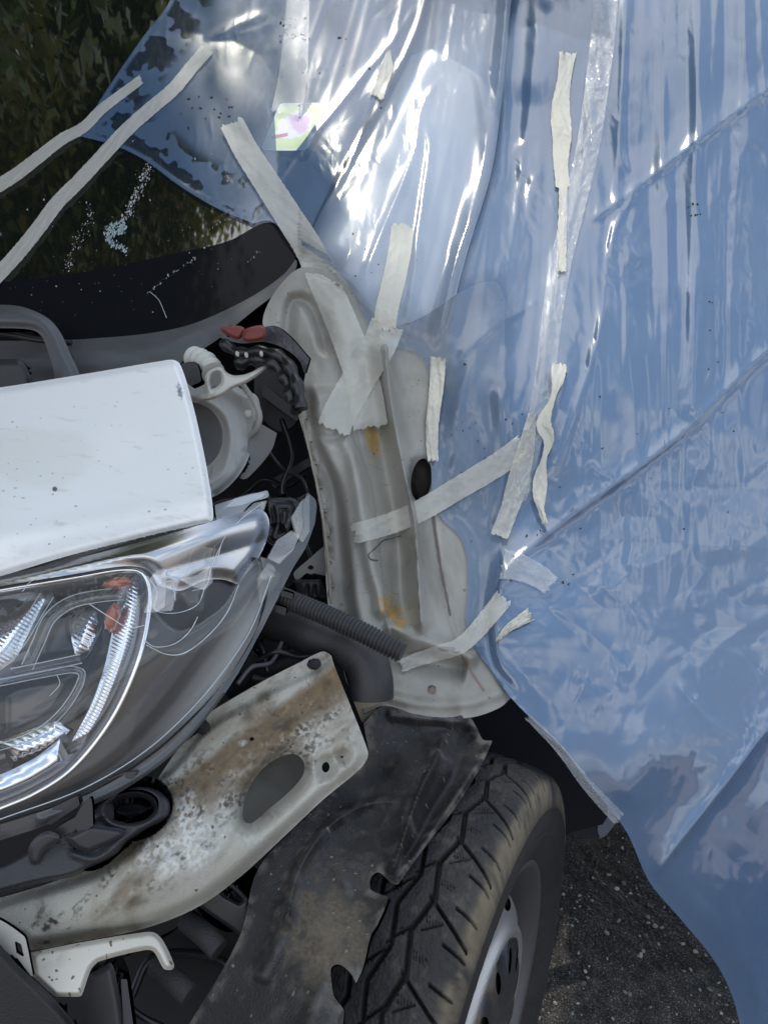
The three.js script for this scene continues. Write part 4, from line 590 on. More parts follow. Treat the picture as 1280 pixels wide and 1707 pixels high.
  add('duct_mouth', shell({ outline: [[340, 1492, 1], [376, 1470], [386, 1472], [412, 1496], [415, 1504], [414, 1570, 1], [372, 1540, 1], [330, 1510, 1]], holes: [[[366, 1480, 1], [380, 1477], [407, 1500, 1], [398, 1506, 1], [372, 1492, 1]]], d: (x, y, s) => 0.985 - 0.006 * sst(0, 5, s), step: 2.5, thick: 0.04 }), mat([0.03, 0.031, 0.034], 0.4), van);
  add('carrier_box', shell({ outline: [[136, 1664, 1], [150, 1624, 1], [186, 1604, 1], [192, 1620], [206, 1700], [210, 1790, 1], [130, 1790, 1]], d: (x, y, s) => 0.89 - 0.008 * sst(0, 10, s), step: 4, thick: 0.04 }), mat([0.05, 0.05, 0.052], 0.5), van);
  add('carrier_strip', shell({ outline: [[202, 1632, 1], [212, 1632, 1], [224, 1720, 1], [224, 1800, 1], [212, 1800, 1]], d: () => 0.885, step: 3, thick: 0.01 }), GREY_PLASTIC, van);
  add('carrier_panel', shell({ outline: [[330, 1520, 1], [420, 1490, 1], [470, 1520, 1], [440, 1620], [400, 1760, 1], [210, 1800, 1], [200, 1600, 1], [280, 1560, 1]], d: (x, y) => 1.05 - 0.0003 * (x - 300), step: 8, thick: 0.02 }), DARK, van);
  // small muddy ledge beside the duct
  add('muddy_ledge', shell({ outline: [[416, 1530], [428, 1516], [460, 1522], [470, 1534], [458, 1546], [430, 1540]], d: (x, y, s) => 0.985 - 0.01 * sst(0, 8, s), step: 2.5, thick: 0.02 }), mat([0.17, 0.145, 0.11], 0.95, 0, { bumpMap: GRIT_M, bumpScale: 0.003 }), van);
}

// ---------------------------------------------------------------- wheel-arch liner
{
  const ld = tps([[640, 1180, 1.17], [785, 1197, 1.21], [820, 1237, 1.22], [700, 1410, 1.07], [655, 1470, 1.01], [560, 1350, 1.06], [480, 1400, 1.02], [600, 1240, 1.14], [610, 1560, 0.93], [560, 1707, 0.86], [400, 1600, 0.97], [420, 1500, 1.0], [300, 1760, 0.95]]);
  const lr = relief([[[[478, 1560], [484, 1490], [510, 1425], [556, 1370], [610, 1340], [672, 1334]], 13, 0.024, 'fold', 0.1], [[[745, 1215], [725, 1270], [694, 1335], [668, 1410], [650, 1462]], 13, 0.034, 'fold', 0.08], [[[786, 1210], [756, 1290], [716, 1360], [676, 1440]], 13, -0.02, 'ridge', 0.05], [[[818, 1238], [772, 1310], [712, 1396], [660, 1464]], 5, 0.012, 'ridge', 0.02], [[[640, 1190], [700, 1196], [780, 1204]], 10, 0.014, 'ridge', 0.1], [[[620, 1300], [660, 1262], [720, 1240]], 26, -0.012, 'ridge', 0.2], [[[560, 1480], [600, 1440], [640, 1420]], 30, 0.012, 'ridge', 0.2], [[[430, 1640], [470, 1560], [478, 1500]], 16, 0.016, 'ridge', 0.1], [[[470, 1800], [520, 1690], [548, 1620]], 18, 0.014, 'ridge', 0.1]]);
  const outline = [[606, 1206, 1], [640, 1176], [700, 1182], [770, 1192], [786, 1198, 1], [796, 1216], [805, 1233], [821, 1234, 1], [800, 1280], [760, 1344], [716, 1402], [682, 1448], [664, 1474, 1], [655, 1474], [644, 1464], [630, 1454], [619, 1462], [617, 1482], [622, 1486, 1], [648, 1496, 1], [640, 1518, 1], [628, 1544, 1], [618, 1560], [606, 1610], [594, 1640, 1], [584, 1622], [566, 1608], [553, 1612], [552, 1632], [556, 1660, 1], [574, 1684, 1], [572, 1707], [560, 1800, 1], [250, 1800, 1], [320, 1700], [400, 1560], [430, 1450], [500, 1372], [606, 1270, 1], [614, 1250, 1]];
  const g = shell({ outline, d: (x, y, s) => ld(x, y) - lr(x, y) - 0.05 * sst(1300, 1600, y) - 0.07 * sst(600, 700, x) * sst(1220, 1290, y), step: 3, thick: 0.004 });
  const b = bake(g, (x, y, u, w, s) => {
    const e = fbm(u * 8, w * 8, 1, 5), f = fbm(u * 46, w * 46, 2, 5), h = noise(u * 260, w * 260);
    let c = mix3([0.014, 0.0145, 0.016], [0.032, 0.032, 0.033], 0.5 + e);
    c = mix3(c, [0.085, 0.08, 0.072], 0.7 * sst(0.05, 0.5, f + 0.6 * e + 0.15 * noise(u * 120, w * 30)));
    const mud = Math.max(sst(75, 20, Math.hypot((x - 545) * 0.9, (y - 1560) * 0.55) + 90 * f + 40 * e), 0.75 * sst(40, 0, Math.abs(y - (1590 - 0.55 * x)) + 40 * f) * sst(420, 480, x) * sst(640, 590, x));
    c = mix3(c, mix3([0.11, 0.09, 0.064], [0.22, 0.18, 0.13], f + 0.45 + 0.5 * h), 0.75 * mud);
    const wear = sst(12, 2, Math.abs(lr(x, y) - 0.016) * 1000); c = mix3(c, [0.13, 0.13, 0.135], 0.25 * wear * sst(-0.2, 0.2, f));
    const edge = sst(18, 3, s) * sst(-0.15, 0.25, f); c = mix3(c, [0.18, 0.165, 0.14], 0.6 * edge);
    if (speck(u, w, 150, 0.54) > 0.4) c = mix3(c, [0.22, 0.2, 0.17], 0.8);
    return [...c, 0.30 + 0.6 * clamp(mud + 0.5 * (f + 0.4))];
  }, 1500);
  const liner = add('wheel_arch_liner', g, std({ ...b, roughness: 1, bumpMap: GRIT_M, bumpScale: 0.0016 }), van, 'muddy black plastic wheel arch liner');
  add('liner_clip', shell({ outline: [[556, 1660, 1], [574, 1684, 1], [573, 1702], [556, 1712, 1], [548, 1690]], holes: [ell(564, 1691, 3, 4)], d: () => 0.875, step: 2, thick: 0.003 }), mat([0.30, 0.28, 0.25], 0.6), liner);
  add('liner_clip', shell({ outline: [[608, 1500, 1], [640, 1500, 1], [642, 1514, 1], [630, 1540, 1], [606, 1536, 1]], d: () => 0.955, step: 2.5, thick: 0.004 }), mat([0.17, 0.16, 0.14], 0.7, 0, { bumpMap: GRIT_M, bumpScale: 0.002 }), liner);
}

// ---------------------------------------------------------------- front wheel
{
  const hub = at(738, 1690, 1.22), YAW = THREE.MathUtils.degToRad(27.5), BIG = 1.2, R = 0.414;
  const axis = V3(Math.cos(YAW), 0, Math.sin(YAW)), fw = V3(-Math.sin(YAW), 0, Math.cos(YAW)), up = V3(0, 1, 0);
  hub.y = GROUND + R - 0.003;
  const place = (ang, r, s) => hub.clone().addScaledVector(axis, s * 0.88).addScaledVector(up, r * BIG * Math.sin(ang)).addScaledVector(fw, r * BIG * Math.cos(ang));
  // half profile of the tyre: bead, sidewall, shoulder, tread (s across, r out)
  const prof = curve([[-0.086, 0.215], [-0.100, 0.232], [-0.115, 0.272], [-0.112, 0.310], [-0.100, 0.332], [-0.082, 0.3405], [-0.045, 0.3445], [0, 0.3455], [0.045, 0.3445], [0.082, 0.3405], [0.100, 0.332], [0.112, 0.310], [0.115, 0.272], [0.100, 0.232], [0.086, 0.215]], 0.0016);
  let L = 0; const len = prof.map((p, i) => i ? L += Math.hypot(p[0] - prof[i - 1][0], p[1] - prof[i - 1][1]) : 0);
  const NA = 1800, NP = prof.length, pos = [], uv = [], col = [], ind = [];
  const tri = x => Math.abs(((x % 1) + 1) % 1 - 0.5) * 2;                    // 0..1..0
  const groove = (a, s) => {                                                 // 0 = block, 1 = groove
    const N = 28, t = a / (2 * Math.PI) * N; let g = 0;
    const zig = 0.0075 * (tri(t) - 0.5) * 2;
    for (const [c, w, ph] of [[-0.034, 0.0044, 0], [0.034, 0.0044, 0.5], [0, 0.0040, 0.25]]) { const z = 0.0075 * (tri(t + ph) - 0.5) * 2; g = Math.max(g, sst(w, w - 0.0016, Math.abs(s - c - z))); }
    const lat = (s0, s1, skew, w, off, n = 1) => { if (s < s0 || s > s1) return 0; const q = ((t * n + off + skew * (s - s0)) % 1 + 1) % 1, d = Math.min(q, 1 - q) / n / N * 2 * Math.PI * R; return sst(w, w - 0.0014, d); };
    g = Math.max(g, lat(0.034, 0.105, 6, 0.0030, 0.5), lat(-0.105, -0.034, 6, 0.0030, 0.1), 0.8 * lat(0.074, 0.107, 4, 0.0022, 0.0, 2), 0.8 * lat(-0.107, -0.074, 4, 0.0022, 0.6, 2), 0.9 * lat(0.0, 0.034, -12, 0.0026, 0.25), 0.9 * lat(-0.034, 0.0, -12, 0.0026, 0.75), 0.6 * lat(0.040, 0.066, -7, 0.0016, 0.95));
    const sp_ = (s0, s1, off) => { if (s < s0 || s > s1) return 0; const q = ((t + off + 0.10 * tri(s * 210)) % 1 + 1) % 1, d = Math.min(q, 1 - q) / N * 2 * Math.PI * R; return 0.35 * sst(0.0011, 0.0004, d); };
    return Math.max(g, sp_(0.040, 0.062, 0.22), sp_(0.040, 0.062, 0.75), sp_(-0.024, -0.008, 0.5), sp_(0.01, 0.024, 0.0));
  };
  const W = 2048, H = 512, tx = new Uint8Array(W * H * 4), enc = v => 255 * Math.pow(clamp(v), 1 / 2.2);
  const sAt = f => { const q = f * L; let i = 1; while (i < NP - 1 && len[i] < q) i++; const k = clamp((q - len[i - 1]) / (len[i] - len[i - 1])); return [mix(prof[i - 1][0], prof[i][0], k), mix(prof[i - 1][1], prof[i][1], k)]; };
  for (let j = 0; j < H; j++) { const [s, r] = sAt((j + 0.5) / H); for (let i = 0; i < W; i++) {
    const a = (i + 0.5) / W * 2 * Math.PI, ca = Math.cos(a) * R, sa = Math.sin(a) * R, e = fbm(ca * 14 + 5, sa * 14, s * 14, 5), f = fbm(ca * 70, sa * 70 + 3, s * 70, 4), g = r > 0.325 ? groove(a, s) : 0;
    let c = mix3([0.013, 0.013, 0.015], [0.026, 0.026, 0.027], 0.5 + e); c = mix3(c, [0.085, 0.078, 0.066], 0.55 * sst(0.1, 0.5, f + 0.6 * e)); c = mix3(c, [0.006, 0.006, 0.006], 0.85 * g);
    const sh = sst(0.062, 0.108, Math.abs(s)) * sst(-0.35, 0.2, e + 0.4 * f); c = mix3(c, [0.085, 0.074, 0.056], 0.4 * sh * (1 - 0.5 * g));
    const wall = sst(0.339, 0.330, r) * sst(0.296, 0.312, r); c = mix3(c, mix3([0.16, 0.13, 0.085], [0.24, 0.20, 0.14], f + 0.5), 0.8 * wall * sst(-0.35, 0.15, e + 0.3 * f));
    if (r < 0.30) c = mix3(c, [0.012, 0.012, 0.013], 0.75);
    tx.set([enc(c[0]), enc(c[1]), enc(c[2]), 255], (j * W + i) * 4); } }
  const tex = new THREE.DataTexture(tx, W, H); tex.colorSpace = THREE.SRGBColorSpace; tex.wrapS = THREE.RepeatWrapping; tex.magFilter = tex.minFilter = THREE.LinearFilter; tex.needsUpdate = true;
  for (let i = 0; i <= NA; i++) for (let j = 0; j < NP; j++) {
    const a = i / NA * 2 * Math.PI, [s, r] = prof[j], t = r > 0.318 ? groove(a, s) * sst(0.318, 0.330, r) : 0, worn = 0.0009 * noise(a * 40, s * 90) + 0.0012 * noise(a * 150, s * 260);
    const line = r < 0.318 ? 0.0012 * (sst(0.004, 0.001, Math.abs(r - 0.300)) + sst(0.003, 0.001, Math.abs(r - 0.262))) : 0;
    const p = place(a, r - 0.0105 * t + worn, s * (1 + (r < 0.318 ? line * 8 : 0) - 0.03 * t * sst(0.07, 0.1, Math.abs(s)))); pos.push(p.x, p.y, p.z); uv.push(i / NA, len[j] / L);
  }
  for (let i = 0; i < NA; i++) for (let j = 0; j < NP - 1; j++) { const a = i * NP + j, b = a + NP; ind.push(a, b, a + 1, b, b + 1, a + 1); }
  const g = new THREE.BufferGeometry(); g.setAttribute('position', new THREE.Float32BufferAttribute(pos, 3)); g.setAttribute('uv', new THREE.Float32BufferAttribute(uv, 2)); g.setAttribute('uv1', new THREE.Float32BufferAttribute(uv.map((v, i) => v * (i % 2 ? L : 2.17)), 2)); g.setIndex(ind); g.computeVertexNormals();
  // steel rim: a lathe section, with hand holes cut from the dish
  const lathe = (pts, m, name, parent, n = 96) => { const c = curve(pts, 0.003), P = [], I = [], U = []; for (let i = 0; i <= n; i++) for (let j = 0; j < c.length; j++) { const p = place(i / n * 2 * Math.PI, c[j][1], c[j][0]); P.push(p.x, p.y, p.z); U.push(i / n * 4, j / c.length); } for (let i = 0; i < n; i++) for (let j = 0; j < c.length - 1; j++) { const a = i * c.length + j, b = a + c.length; I.push(a, b, a + 1, b, b + 1, a + 1); } const q = new THREE.BufferGeometry(); q.setAttribute('position', new THREE.Float32BufferAttribute(P, 3)); q.setAttribute('uv', new THREE.Float32BufferAttribute(U, 2)); q.setAttribute('uv1', new THREE.Float32BufferAttribute(U, 2)); q.setIndex(I); q.computeVertexNormals(); return add(name, q, m, parent); };
  const silver = mat([0.52, 0.52, 0.53], 0.34, 0.75, { bumpMap: GRIT_M, bumpScale: 0.0003 });
  const wheel = add('wheel', (() => { const q = []; return shell({ outline: ell(0, 0, 0.05, 0.05, 0, 30), raw: true, map: (x, y) => hub.clone().addScaledVector(axis, -0.03).addScaledVector(up, y).addScaledVector(fw, x), step: 0.01, thick: 0.02, towards: hub.clone().addScaledVector(axis, 2) }); })(), DARK, van);
  add('tyre', g, std({ map: tex, roughness: 0.72, bumpMap: bumped(GRIT, 14), bumpScale: 0.0010 }), wheel, 'black tyre with muddy zigzag tread');
  const rim = lathe([[0.088, 0.226], [0.094, 0.222], [0.092, 0.214], [0.078, 0.206], [0.060, 0.200], [0.02, 0.196], [-0.05, 0.198], [-0.088, 0.222]], mat([0.10, 0.10, 0.105], 0.5, 0.4), 'rim', wheel);
  const dish = (r) => r > 0.15 ? mix(0.055, 0.020, sst(0.15, 0.199, r)) : mix(0.066, 0.055, sst(0.075, 0.15, r)) + 0.012 * Math.exp(-(((r - 0.13) / 0.012) ** 2));
  const holes = []; for (let i = 0; i < 9; i++) { const a = i / 9 * 2 * Math.PI + 0.12; holes.push(ell(Math.cos(a) * 0.168, Math.sin(a) * 0.168, 0.017, 0.026, a, 24)); }
  add('wheel_disc', shell({ outline: ell(0, 0, 0.199, 0.199, 0, 90), raw: true, holes, rawHoles: true, map: (x, y) => hub.clone().addScaledVector(axis, BIG * dish(Math.hypot(x, y))).addScaledVector(up, y * BIG).addScaledVector(fw, x * BIG), step: 0.004, thick: 0.005, towards: hub.clone().addScaledVector(axis, 2) }), silver, rim);
  const trim = []; for (let k = 0; k < 12; k++) { const a0 = k / 12 * 2 * Math.PI; holes; trim.push(ell(Math.cos(a0) * 0.098, Math.sin(a0) * 0.098, 0.016, 0.008, a0, 18)); }
  add('hub_cover', shell({ outline: ell(0, 0, 0.125, 0.125, 0, 70), raw: true, holes: trim, rawHoles: true, map: (x, y) => { const r = Math.hypot(x, y); return hub.clone().addScaledVector(axis, 0.072 + 0.024 * Math.sqrt(clamp(1 - (r / 0.126) ** 2)) + 0.002 * Math.cos(Math.atan2(y, x) * 12) * sst(0.05, 0.1, r)).addScaledVector(up, y * BIG).addScaledVector(fw, x * BIG); }, step: 0.004, thick: 0.004, towards: hub.clone().addScaledVector(axis, 2) }), mat([0.66, 0.66, 0.68], 0.16, 1), rim);
}

// ---------------------------------------------------------------- the plastic film
const filmLine = [[284, -40, 1], [284, 0], [240, 60], [185, 140], [130, 226, 1], [190, 242], [240, 266], [300, 310], [360, 346], [422, 372, 1], [450, 368], [480, 392], [520, 420], [560, 450], [590, 490], [608, 530], [628, 560], [655, 578], [692, 588], [712, 612], [714, 660], [712, 710], [718, 770], [722, 832], [738, 866], [766, 894], [778, 930], [780, 985], [777, 1035], [792, 1080], [818, 1116], [852, 1164], [900, 1212], [934, 1244], [978, 1302], [1042, 1384], [1082, 1470], [1130, 1528], [1186, 1596], [1216, 1650], [1232, 1707], [1250, 1800, 1], [1760, 1800, 1], [1760, -420, 1], [560, -420, 1]];
const folds = relief([
  [[[850, -60], [840, 60], [832, 140], [812, 290], [764, 430], [736, 545], [712, 606]], 16, 0.0200, 'fold', 0.06],
  [[[740, 120], [705, 180], [692, 255], [642, 378], [606, 470], [596, 500]], 8, 0.01, 'fold', 0.12],
  [[[705, 190], [716, 240], [706, 330], [696, 400], [690, 470], [672, 560]], 7, 0.0090, 'ridge', 0.12],
  [[[690, 150], [720, 110], [760, 100], [796, 130], [808, 200], [800, 300], [770, 400]], 12, 0.0060, 'ridge', 0.12],
  [[[880, 130], [872, 230], [868, 330], [880, 420], [860, 540], [830, 640]], 35, -0.0135, 'ridge', 0.1],
  [[[908, 0], [905, 120], [900, 240], [890, 330]], 16, 0.0054, 'ridge', 0.1],
  [[[1010, -40], [992, 140], [965, 300], [930, 450], [912, 560], [892, 680], [862, 790]], 12, 0.0045, 'fold', 0.05],
  [[[1046, -60], [1040, 90], [1036, 180], [1036, 262], [1052, 300]], 14, 0.01, 'fold', 0.1],
  [[[1160, -60], [1162, 100], [1166, 200], [1158, 300], [1166, 420], [1162, 500], [1160, 600], [1146, 712]], 16, 0.011, 'ridge', 0.05],
  [[[1236, -60], [1244, 60], [1252, 140], [1256, 260]], 15, 0.0054, 'ridge', 0.1],
  [[[1064, 310], [1030, 370], [1014, 420], [1006, 520], [985, 600], [958, 690], [930, 770], [914, 800]], 9, 0.008, 'sharp', 0.06],
  [[[1064, 300], [1060, 350], [1050, 400], [1058, 450]], 19, 0.0054, 'ridge', 0.15],
  [[[895, 280], [886, 340], [893, 400]], 8, 0.0036, 'ridge', 0.2],
  [[[868, 230], [862, 260], [875, 300]], 11, 0.0045, 'ridge', 0.2],
  [[[866, 410], [856, 470], [838, 520], [800, 570]], 11, 0.0036, 'sharp', 0.15],
  [[[1420, 60], [1280, 148], [1180, 220], [1075, 302], [974, 376]], 16, 0.01, 'fold', 0.08],
  [[[1500, 420], [1280, 586], [1210, 650], [1148, 712], [1040, 796], [940, 868], [866, 930], [822, 985]], 18, 0.012, 'fold', 0.05],
  [[[900, 500], [850, 530], [802, 562], [760, 600]], 11, 0.0036, 'fold', 0.1],
  [[[1400, 1090], [1280, 1216], [1200, 1320], [1136, 1400], [1085, 1472]], 20, 0.012, 'fold', 0.04],
  [[[980, 770], [1000, 790], [1026, 796]], 11, 0.0036, 'fold', 0.2],
  [[[1040, 860], [1060, 900], [1050, 940], [1060, 960]], 16, 0.0032, 'ridge', 0.2],
  [[[830, 640], [838, 720], [836, 800], [826, 900]], 14, 0.0080, 'ridge', 0.1],
  [[[790, 700], [802, 740], [806, 800], [796, 900]], 10, 0.0048, 'ridge', 0.15],
  [[[520, 380], [560, 310], [640, 160], [690, 60], [720, -40]], 7, 0.004, 'ridge', 0.1],
  [[[420, 370], [470, 290], [560, 180], [660, 60], [700, 0]], 6, 0.003, 'sharp', 0.1],
  [[[300, 90], [340, 70], [400, 40], [450, 20]], 8, 0.0050, 'ridge', 0.2], [[[350, 60], [420, 52], [470, 30]], 8, 0.0018, 'sharp', 0.2],
  [[[140, 224], [200, 150], [260, 70], [300, 0]], 10, 0.0060, 'ridge', 0.05],
  [[[1085, 1200], [1060, 1280], [1046, 1350]], 35, 0.0036, 'ridge', 0.2], [[[1120, 1130], [1180, 1200], [1240, 1240]], 14, 0.0027, 'fold', 0.2],
  [[[880, 1190], [940, 1250], [1000, 1320], [1040, 1380]], 11, 0.0014, 'ridge', 0.1],
  [[[1100, 520], [1088, 620], [1092, 720]], 30, 0.0036, 'ridge', 0.2], [[[1220, 680], [1210, 800], [1216, 960]], 40, 0.0045, 'ridge', 0.2],
  [[[900, 1000], [960, 1040], [1010, 1080], [1060, 1130]], 35, 0.0036, 'fold', 0.2], [[[850, 1090], [900, 1060], [980, 1060]], 24, 0.0027, 'ridge', 0.2],
  [[[560, 310], [600, 240], [640, 150]], 16, -0.0060, 'ridge', 0.2],
]);
const hash = (i, j, k) => { const s = Math.sin(i * 127.1 + j * 311.7 + k * 74.7) * 43758.5453; return s - Math.floor(s); };
function facets(x, y, k) {                                    // flat facets with sharp creases, heights 0..1
  const i = Math.floor(x), j = Math.floor(y), a = x - i, b = y - j, h = (p, q) => hash(i + p, j + q, k);
  return hash(i, j, k + 9) > 0.5 ? (a + b < 1 ? h(0, 0) * (1 - a - b) + h(1, 0) * a + h(0, 1) * b : h(1, 1) * (a + b - 1) + h(1, 0) * (1 - b) + h(0, 1) * (1 - a)) : (a > b ? h(0, 0) * (1 - a) + h(1, 0) * (a - b) + h(1, 1) * b : h(0, 0) * (1 - b) + h(0, 1) * (b - a) + h(1, 1) * a);
}
function crumple(x, y) {
  const loose = sst(560, 760, x) * (1 - 0.2 * sst(1200, 1600, y)), sl = mix(0.62, 0.0, sst(250, 1050, x)), q = x + sl * (y - 300), k = 0.25 + 0.75 * loose, up = sst(1150, 600, y);
  const wx = x + 30 * noise(x * 0.006, y * 0.006, 7), wy = y + 30 * noise(x * 0.006, y * 0.006, 9);
  let s = 0.004 * k * noise(q * 0.0125, y * 0.0016, 1.3) + 0.006 * k * up * (1 - 2 * Math.abs(noise(q * 0.017, y * 0.0014, 4.1))) + 0.0028 * k * up * (1 - 2 * Math.abs(noise(q * 0.041, y * 0.0022, 14.1)));
  s += 0.0125 * (0.2 + 0.8 * loose) * facets(wx / 104 + wy / 420, wy / mix(150, 230, up), 1);
  s += 0.0058 * (0.12 + 0.88 * loose) * facets(wx / 47 - wy / 230, wy / mix(70, 120, up), 5) * sst(-0.35, 0.15, noise(x * 0.005, y * 0.005, 3));
  s += 0.0017 * loose * facets(wx / 21 + wy / 90, wy / mix(27, 46, up), 12) * sst(-0.2, 0.2, noise(x * 0.008 + 4, y * 0.007, 5));
  return s;
}
const filmSD = signed([curve(filmLine, 10, true)]);
const wingSD = signed([curve(wingLine, 10, true)]);
const filmDepth = (x, y) => {
  const sd = Math.max(0, filmSD(x, y)), e = sst(0, 46, sd);
  let d = filmBase(x, y) - (folds(x, y) + crumple(x, y)) * (0.12 + 0.88 * e) * (x < 560 ? mix(0.55, 1, sst(420, 560, x)) : 1);
  const lie = 1 - sst(0, 70, sd);
  if (lie > 0 && y < 1180) { const on = x < 500 && y < 440 ? glassDepth(x, y) - 0.010 : wingDepth(x, y) - 0.007, w = x < 500 && y < 440 ? 1 : sst(-14, 4, wingSD(x, y)) * sst(1170, 1120, y); d = mix(d, on, lie * w); }
  return x < 560 && y < 440 ? Math.min(d, glassDepth(x, y) - 0.008) : d;
};
{
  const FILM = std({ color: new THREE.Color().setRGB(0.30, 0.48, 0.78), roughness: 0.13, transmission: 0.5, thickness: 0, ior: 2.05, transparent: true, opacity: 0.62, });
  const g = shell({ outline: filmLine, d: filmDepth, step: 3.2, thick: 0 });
  const bands = nearLine(curve([[560, 420], [640, 250], [760, 60], [800, -60]], 20), 90), low = nearLine(curve([[1500, 420], [1280, 586], [1148, 712], [940, 868], [822, 985]], 20), 30);
  const pillarSD = signed([curve([[500, 452, 1], [520, 385], [560, 308], [640, 158], [700, 20], [800, -420, 1], [960, -420, 1], [846, 60], [838, 150], [818, 290], [776, 430], [752, 545], [760, 660, 1], [690, 660, 1], [600, 560]], 10, true)]);
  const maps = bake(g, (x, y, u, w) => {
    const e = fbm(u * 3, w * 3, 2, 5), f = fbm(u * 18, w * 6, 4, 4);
    let c = mix3([0.115, 0.225, 0.43], [0.185, 0.30, 0.49], clamp(0.5 + e * 1.1 + 0.4 * f)); c = mix3(c, [0.22, 0.28, 0.40], 0.4 * sst(0.1, 0.5, fbm(u * 5, w * 2, 9, 4)));   // blue sky reflection put into the colour, in paler and deeper drifts
    const metal = Math.max(sst(-16, 8, pillarSD(x, y)), 0.62 * sst(-30, 25, wingSD(x, y))), thick = 1 - metal * sst(1140, 1060, y), a = mix(0.42, mix(0.80, 0.96, sst(560, 900, x)), thick) - 0.06 * f;   // more opaque clear of the metal, so its painted blue covers the dark behind
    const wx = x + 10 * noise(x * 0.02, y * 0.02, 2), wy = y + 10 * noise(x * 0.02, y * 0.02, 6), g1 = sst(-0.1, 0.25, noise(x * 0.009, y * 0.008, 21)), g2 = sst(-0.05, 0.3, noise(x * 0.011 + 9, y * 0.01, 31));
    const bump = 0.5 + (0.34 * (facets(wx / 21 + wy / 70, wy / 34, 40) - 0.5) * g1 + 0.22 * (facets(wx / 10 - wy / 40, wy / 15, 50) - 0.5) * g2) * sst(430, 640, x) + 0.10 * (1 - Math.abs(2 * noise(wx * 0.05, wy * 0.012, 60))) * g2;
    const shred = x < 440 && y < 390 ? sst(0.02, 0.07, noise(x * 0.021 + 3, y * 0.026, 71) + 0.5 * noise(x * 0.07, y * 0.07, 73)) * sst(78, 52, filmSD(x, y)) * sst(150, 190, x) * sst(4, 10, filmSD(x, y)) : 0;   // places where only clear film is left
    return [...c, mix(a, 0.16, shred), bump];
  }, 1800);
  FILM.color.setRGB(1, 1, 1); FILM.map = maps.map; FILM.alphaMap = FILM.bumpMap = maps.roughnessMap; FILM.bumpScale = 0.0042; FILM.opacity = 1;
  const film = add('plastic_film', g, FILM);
  tag(film, 'large crumpled sheet of clear plastic film with sky blue painted into its colour, taped over the side of the van', 'plastic sheet');
  delete g.userData.bake;
}

{ // specks of dirt and needles lying on the film
  const sd = [], dk = mat([0.03, 0.025, 0.02], 0.9), spots = [[490, 50, 26, 30], [340, 200, 50, 20], [560, 120, 90, 14], [800, 760, 70, 14], [900, 930, 60, 10], [1160, 350, 14, 8], [1000, 700, 250, 26], [640, 430, 60, 8]];
  for (const [cx, cy, w, n] of spots) for (let i = 0; i < n; i++) { const x = cx + rr(-w, w), y = cy + rr(-w, w) * 0.8, r = rr(0.7, 1.9); if (filmSD(x, y) < 6) continue; const d0 = filmDepth(x, y) - 0.002; sd.push(shell({ outline: ell(x, y, r, r * rr(0.5, 2.2), rr(0, 3), 7), raw: true, d: () => d0, step: 0.9, thick: 0.0008 })); }
  tag(add('dirt_specks', sd, dk), 'dark specks of dirt lying scattered on the plastic film', 'dirt', null, 'stuff');
}

// ---------------------------------------------------------------- strips of masking tape
function topDepth(x, y) {
  let d = glassDepth(x, y) - 0.004;
  if (wingSD(x, y) > 0) d = Math.min(x > 480 && y > 440 ? 9 : d, wingDepth(x, y)); else if (y > 700) d = filmBase(x, y);
  if (filmSD(x, y) > 0) d = Math.min(x > 480 ? 9 : d, filmDepth(x, y), wingSD(x, y) > 0 ? wingDepth(x, y) : 9);
  return d;
}
const smoothTop = (x, y) => { let s = 0, w = 0; for (const [a, b] of [[0, 0], [9, 0], [-9, 0], [0, 9], [0, -9], [18, 0], [-18, 0], [0, 18], [0, -18]]) { const k = a || b ? (Math.abs(a + b) > 9 ? 0.6 : 0.9) : 1.2; s += k * topDepth(x + a, y + b); w += k; } return s / w; };
const TAPE_BASE = std({ color: new THREE.Color().setRGB(0.66, 0.65, 0.575), roughness: 0.55, transmission: 0.2, thickness: 0, bumpMap: GRIT_M, bumpScale: 0.0008 });
const TAPE_THIN = std({ color: new THREE.Color().setRGB(0.70, 0.695, 0.64), roughness: 0.5, transmission: 0.4, thickness: 0, ior: 1.6, transparent: true, opacity: 0.82, bumpMap: GRIT_M, bumpScale: 0.0008 });
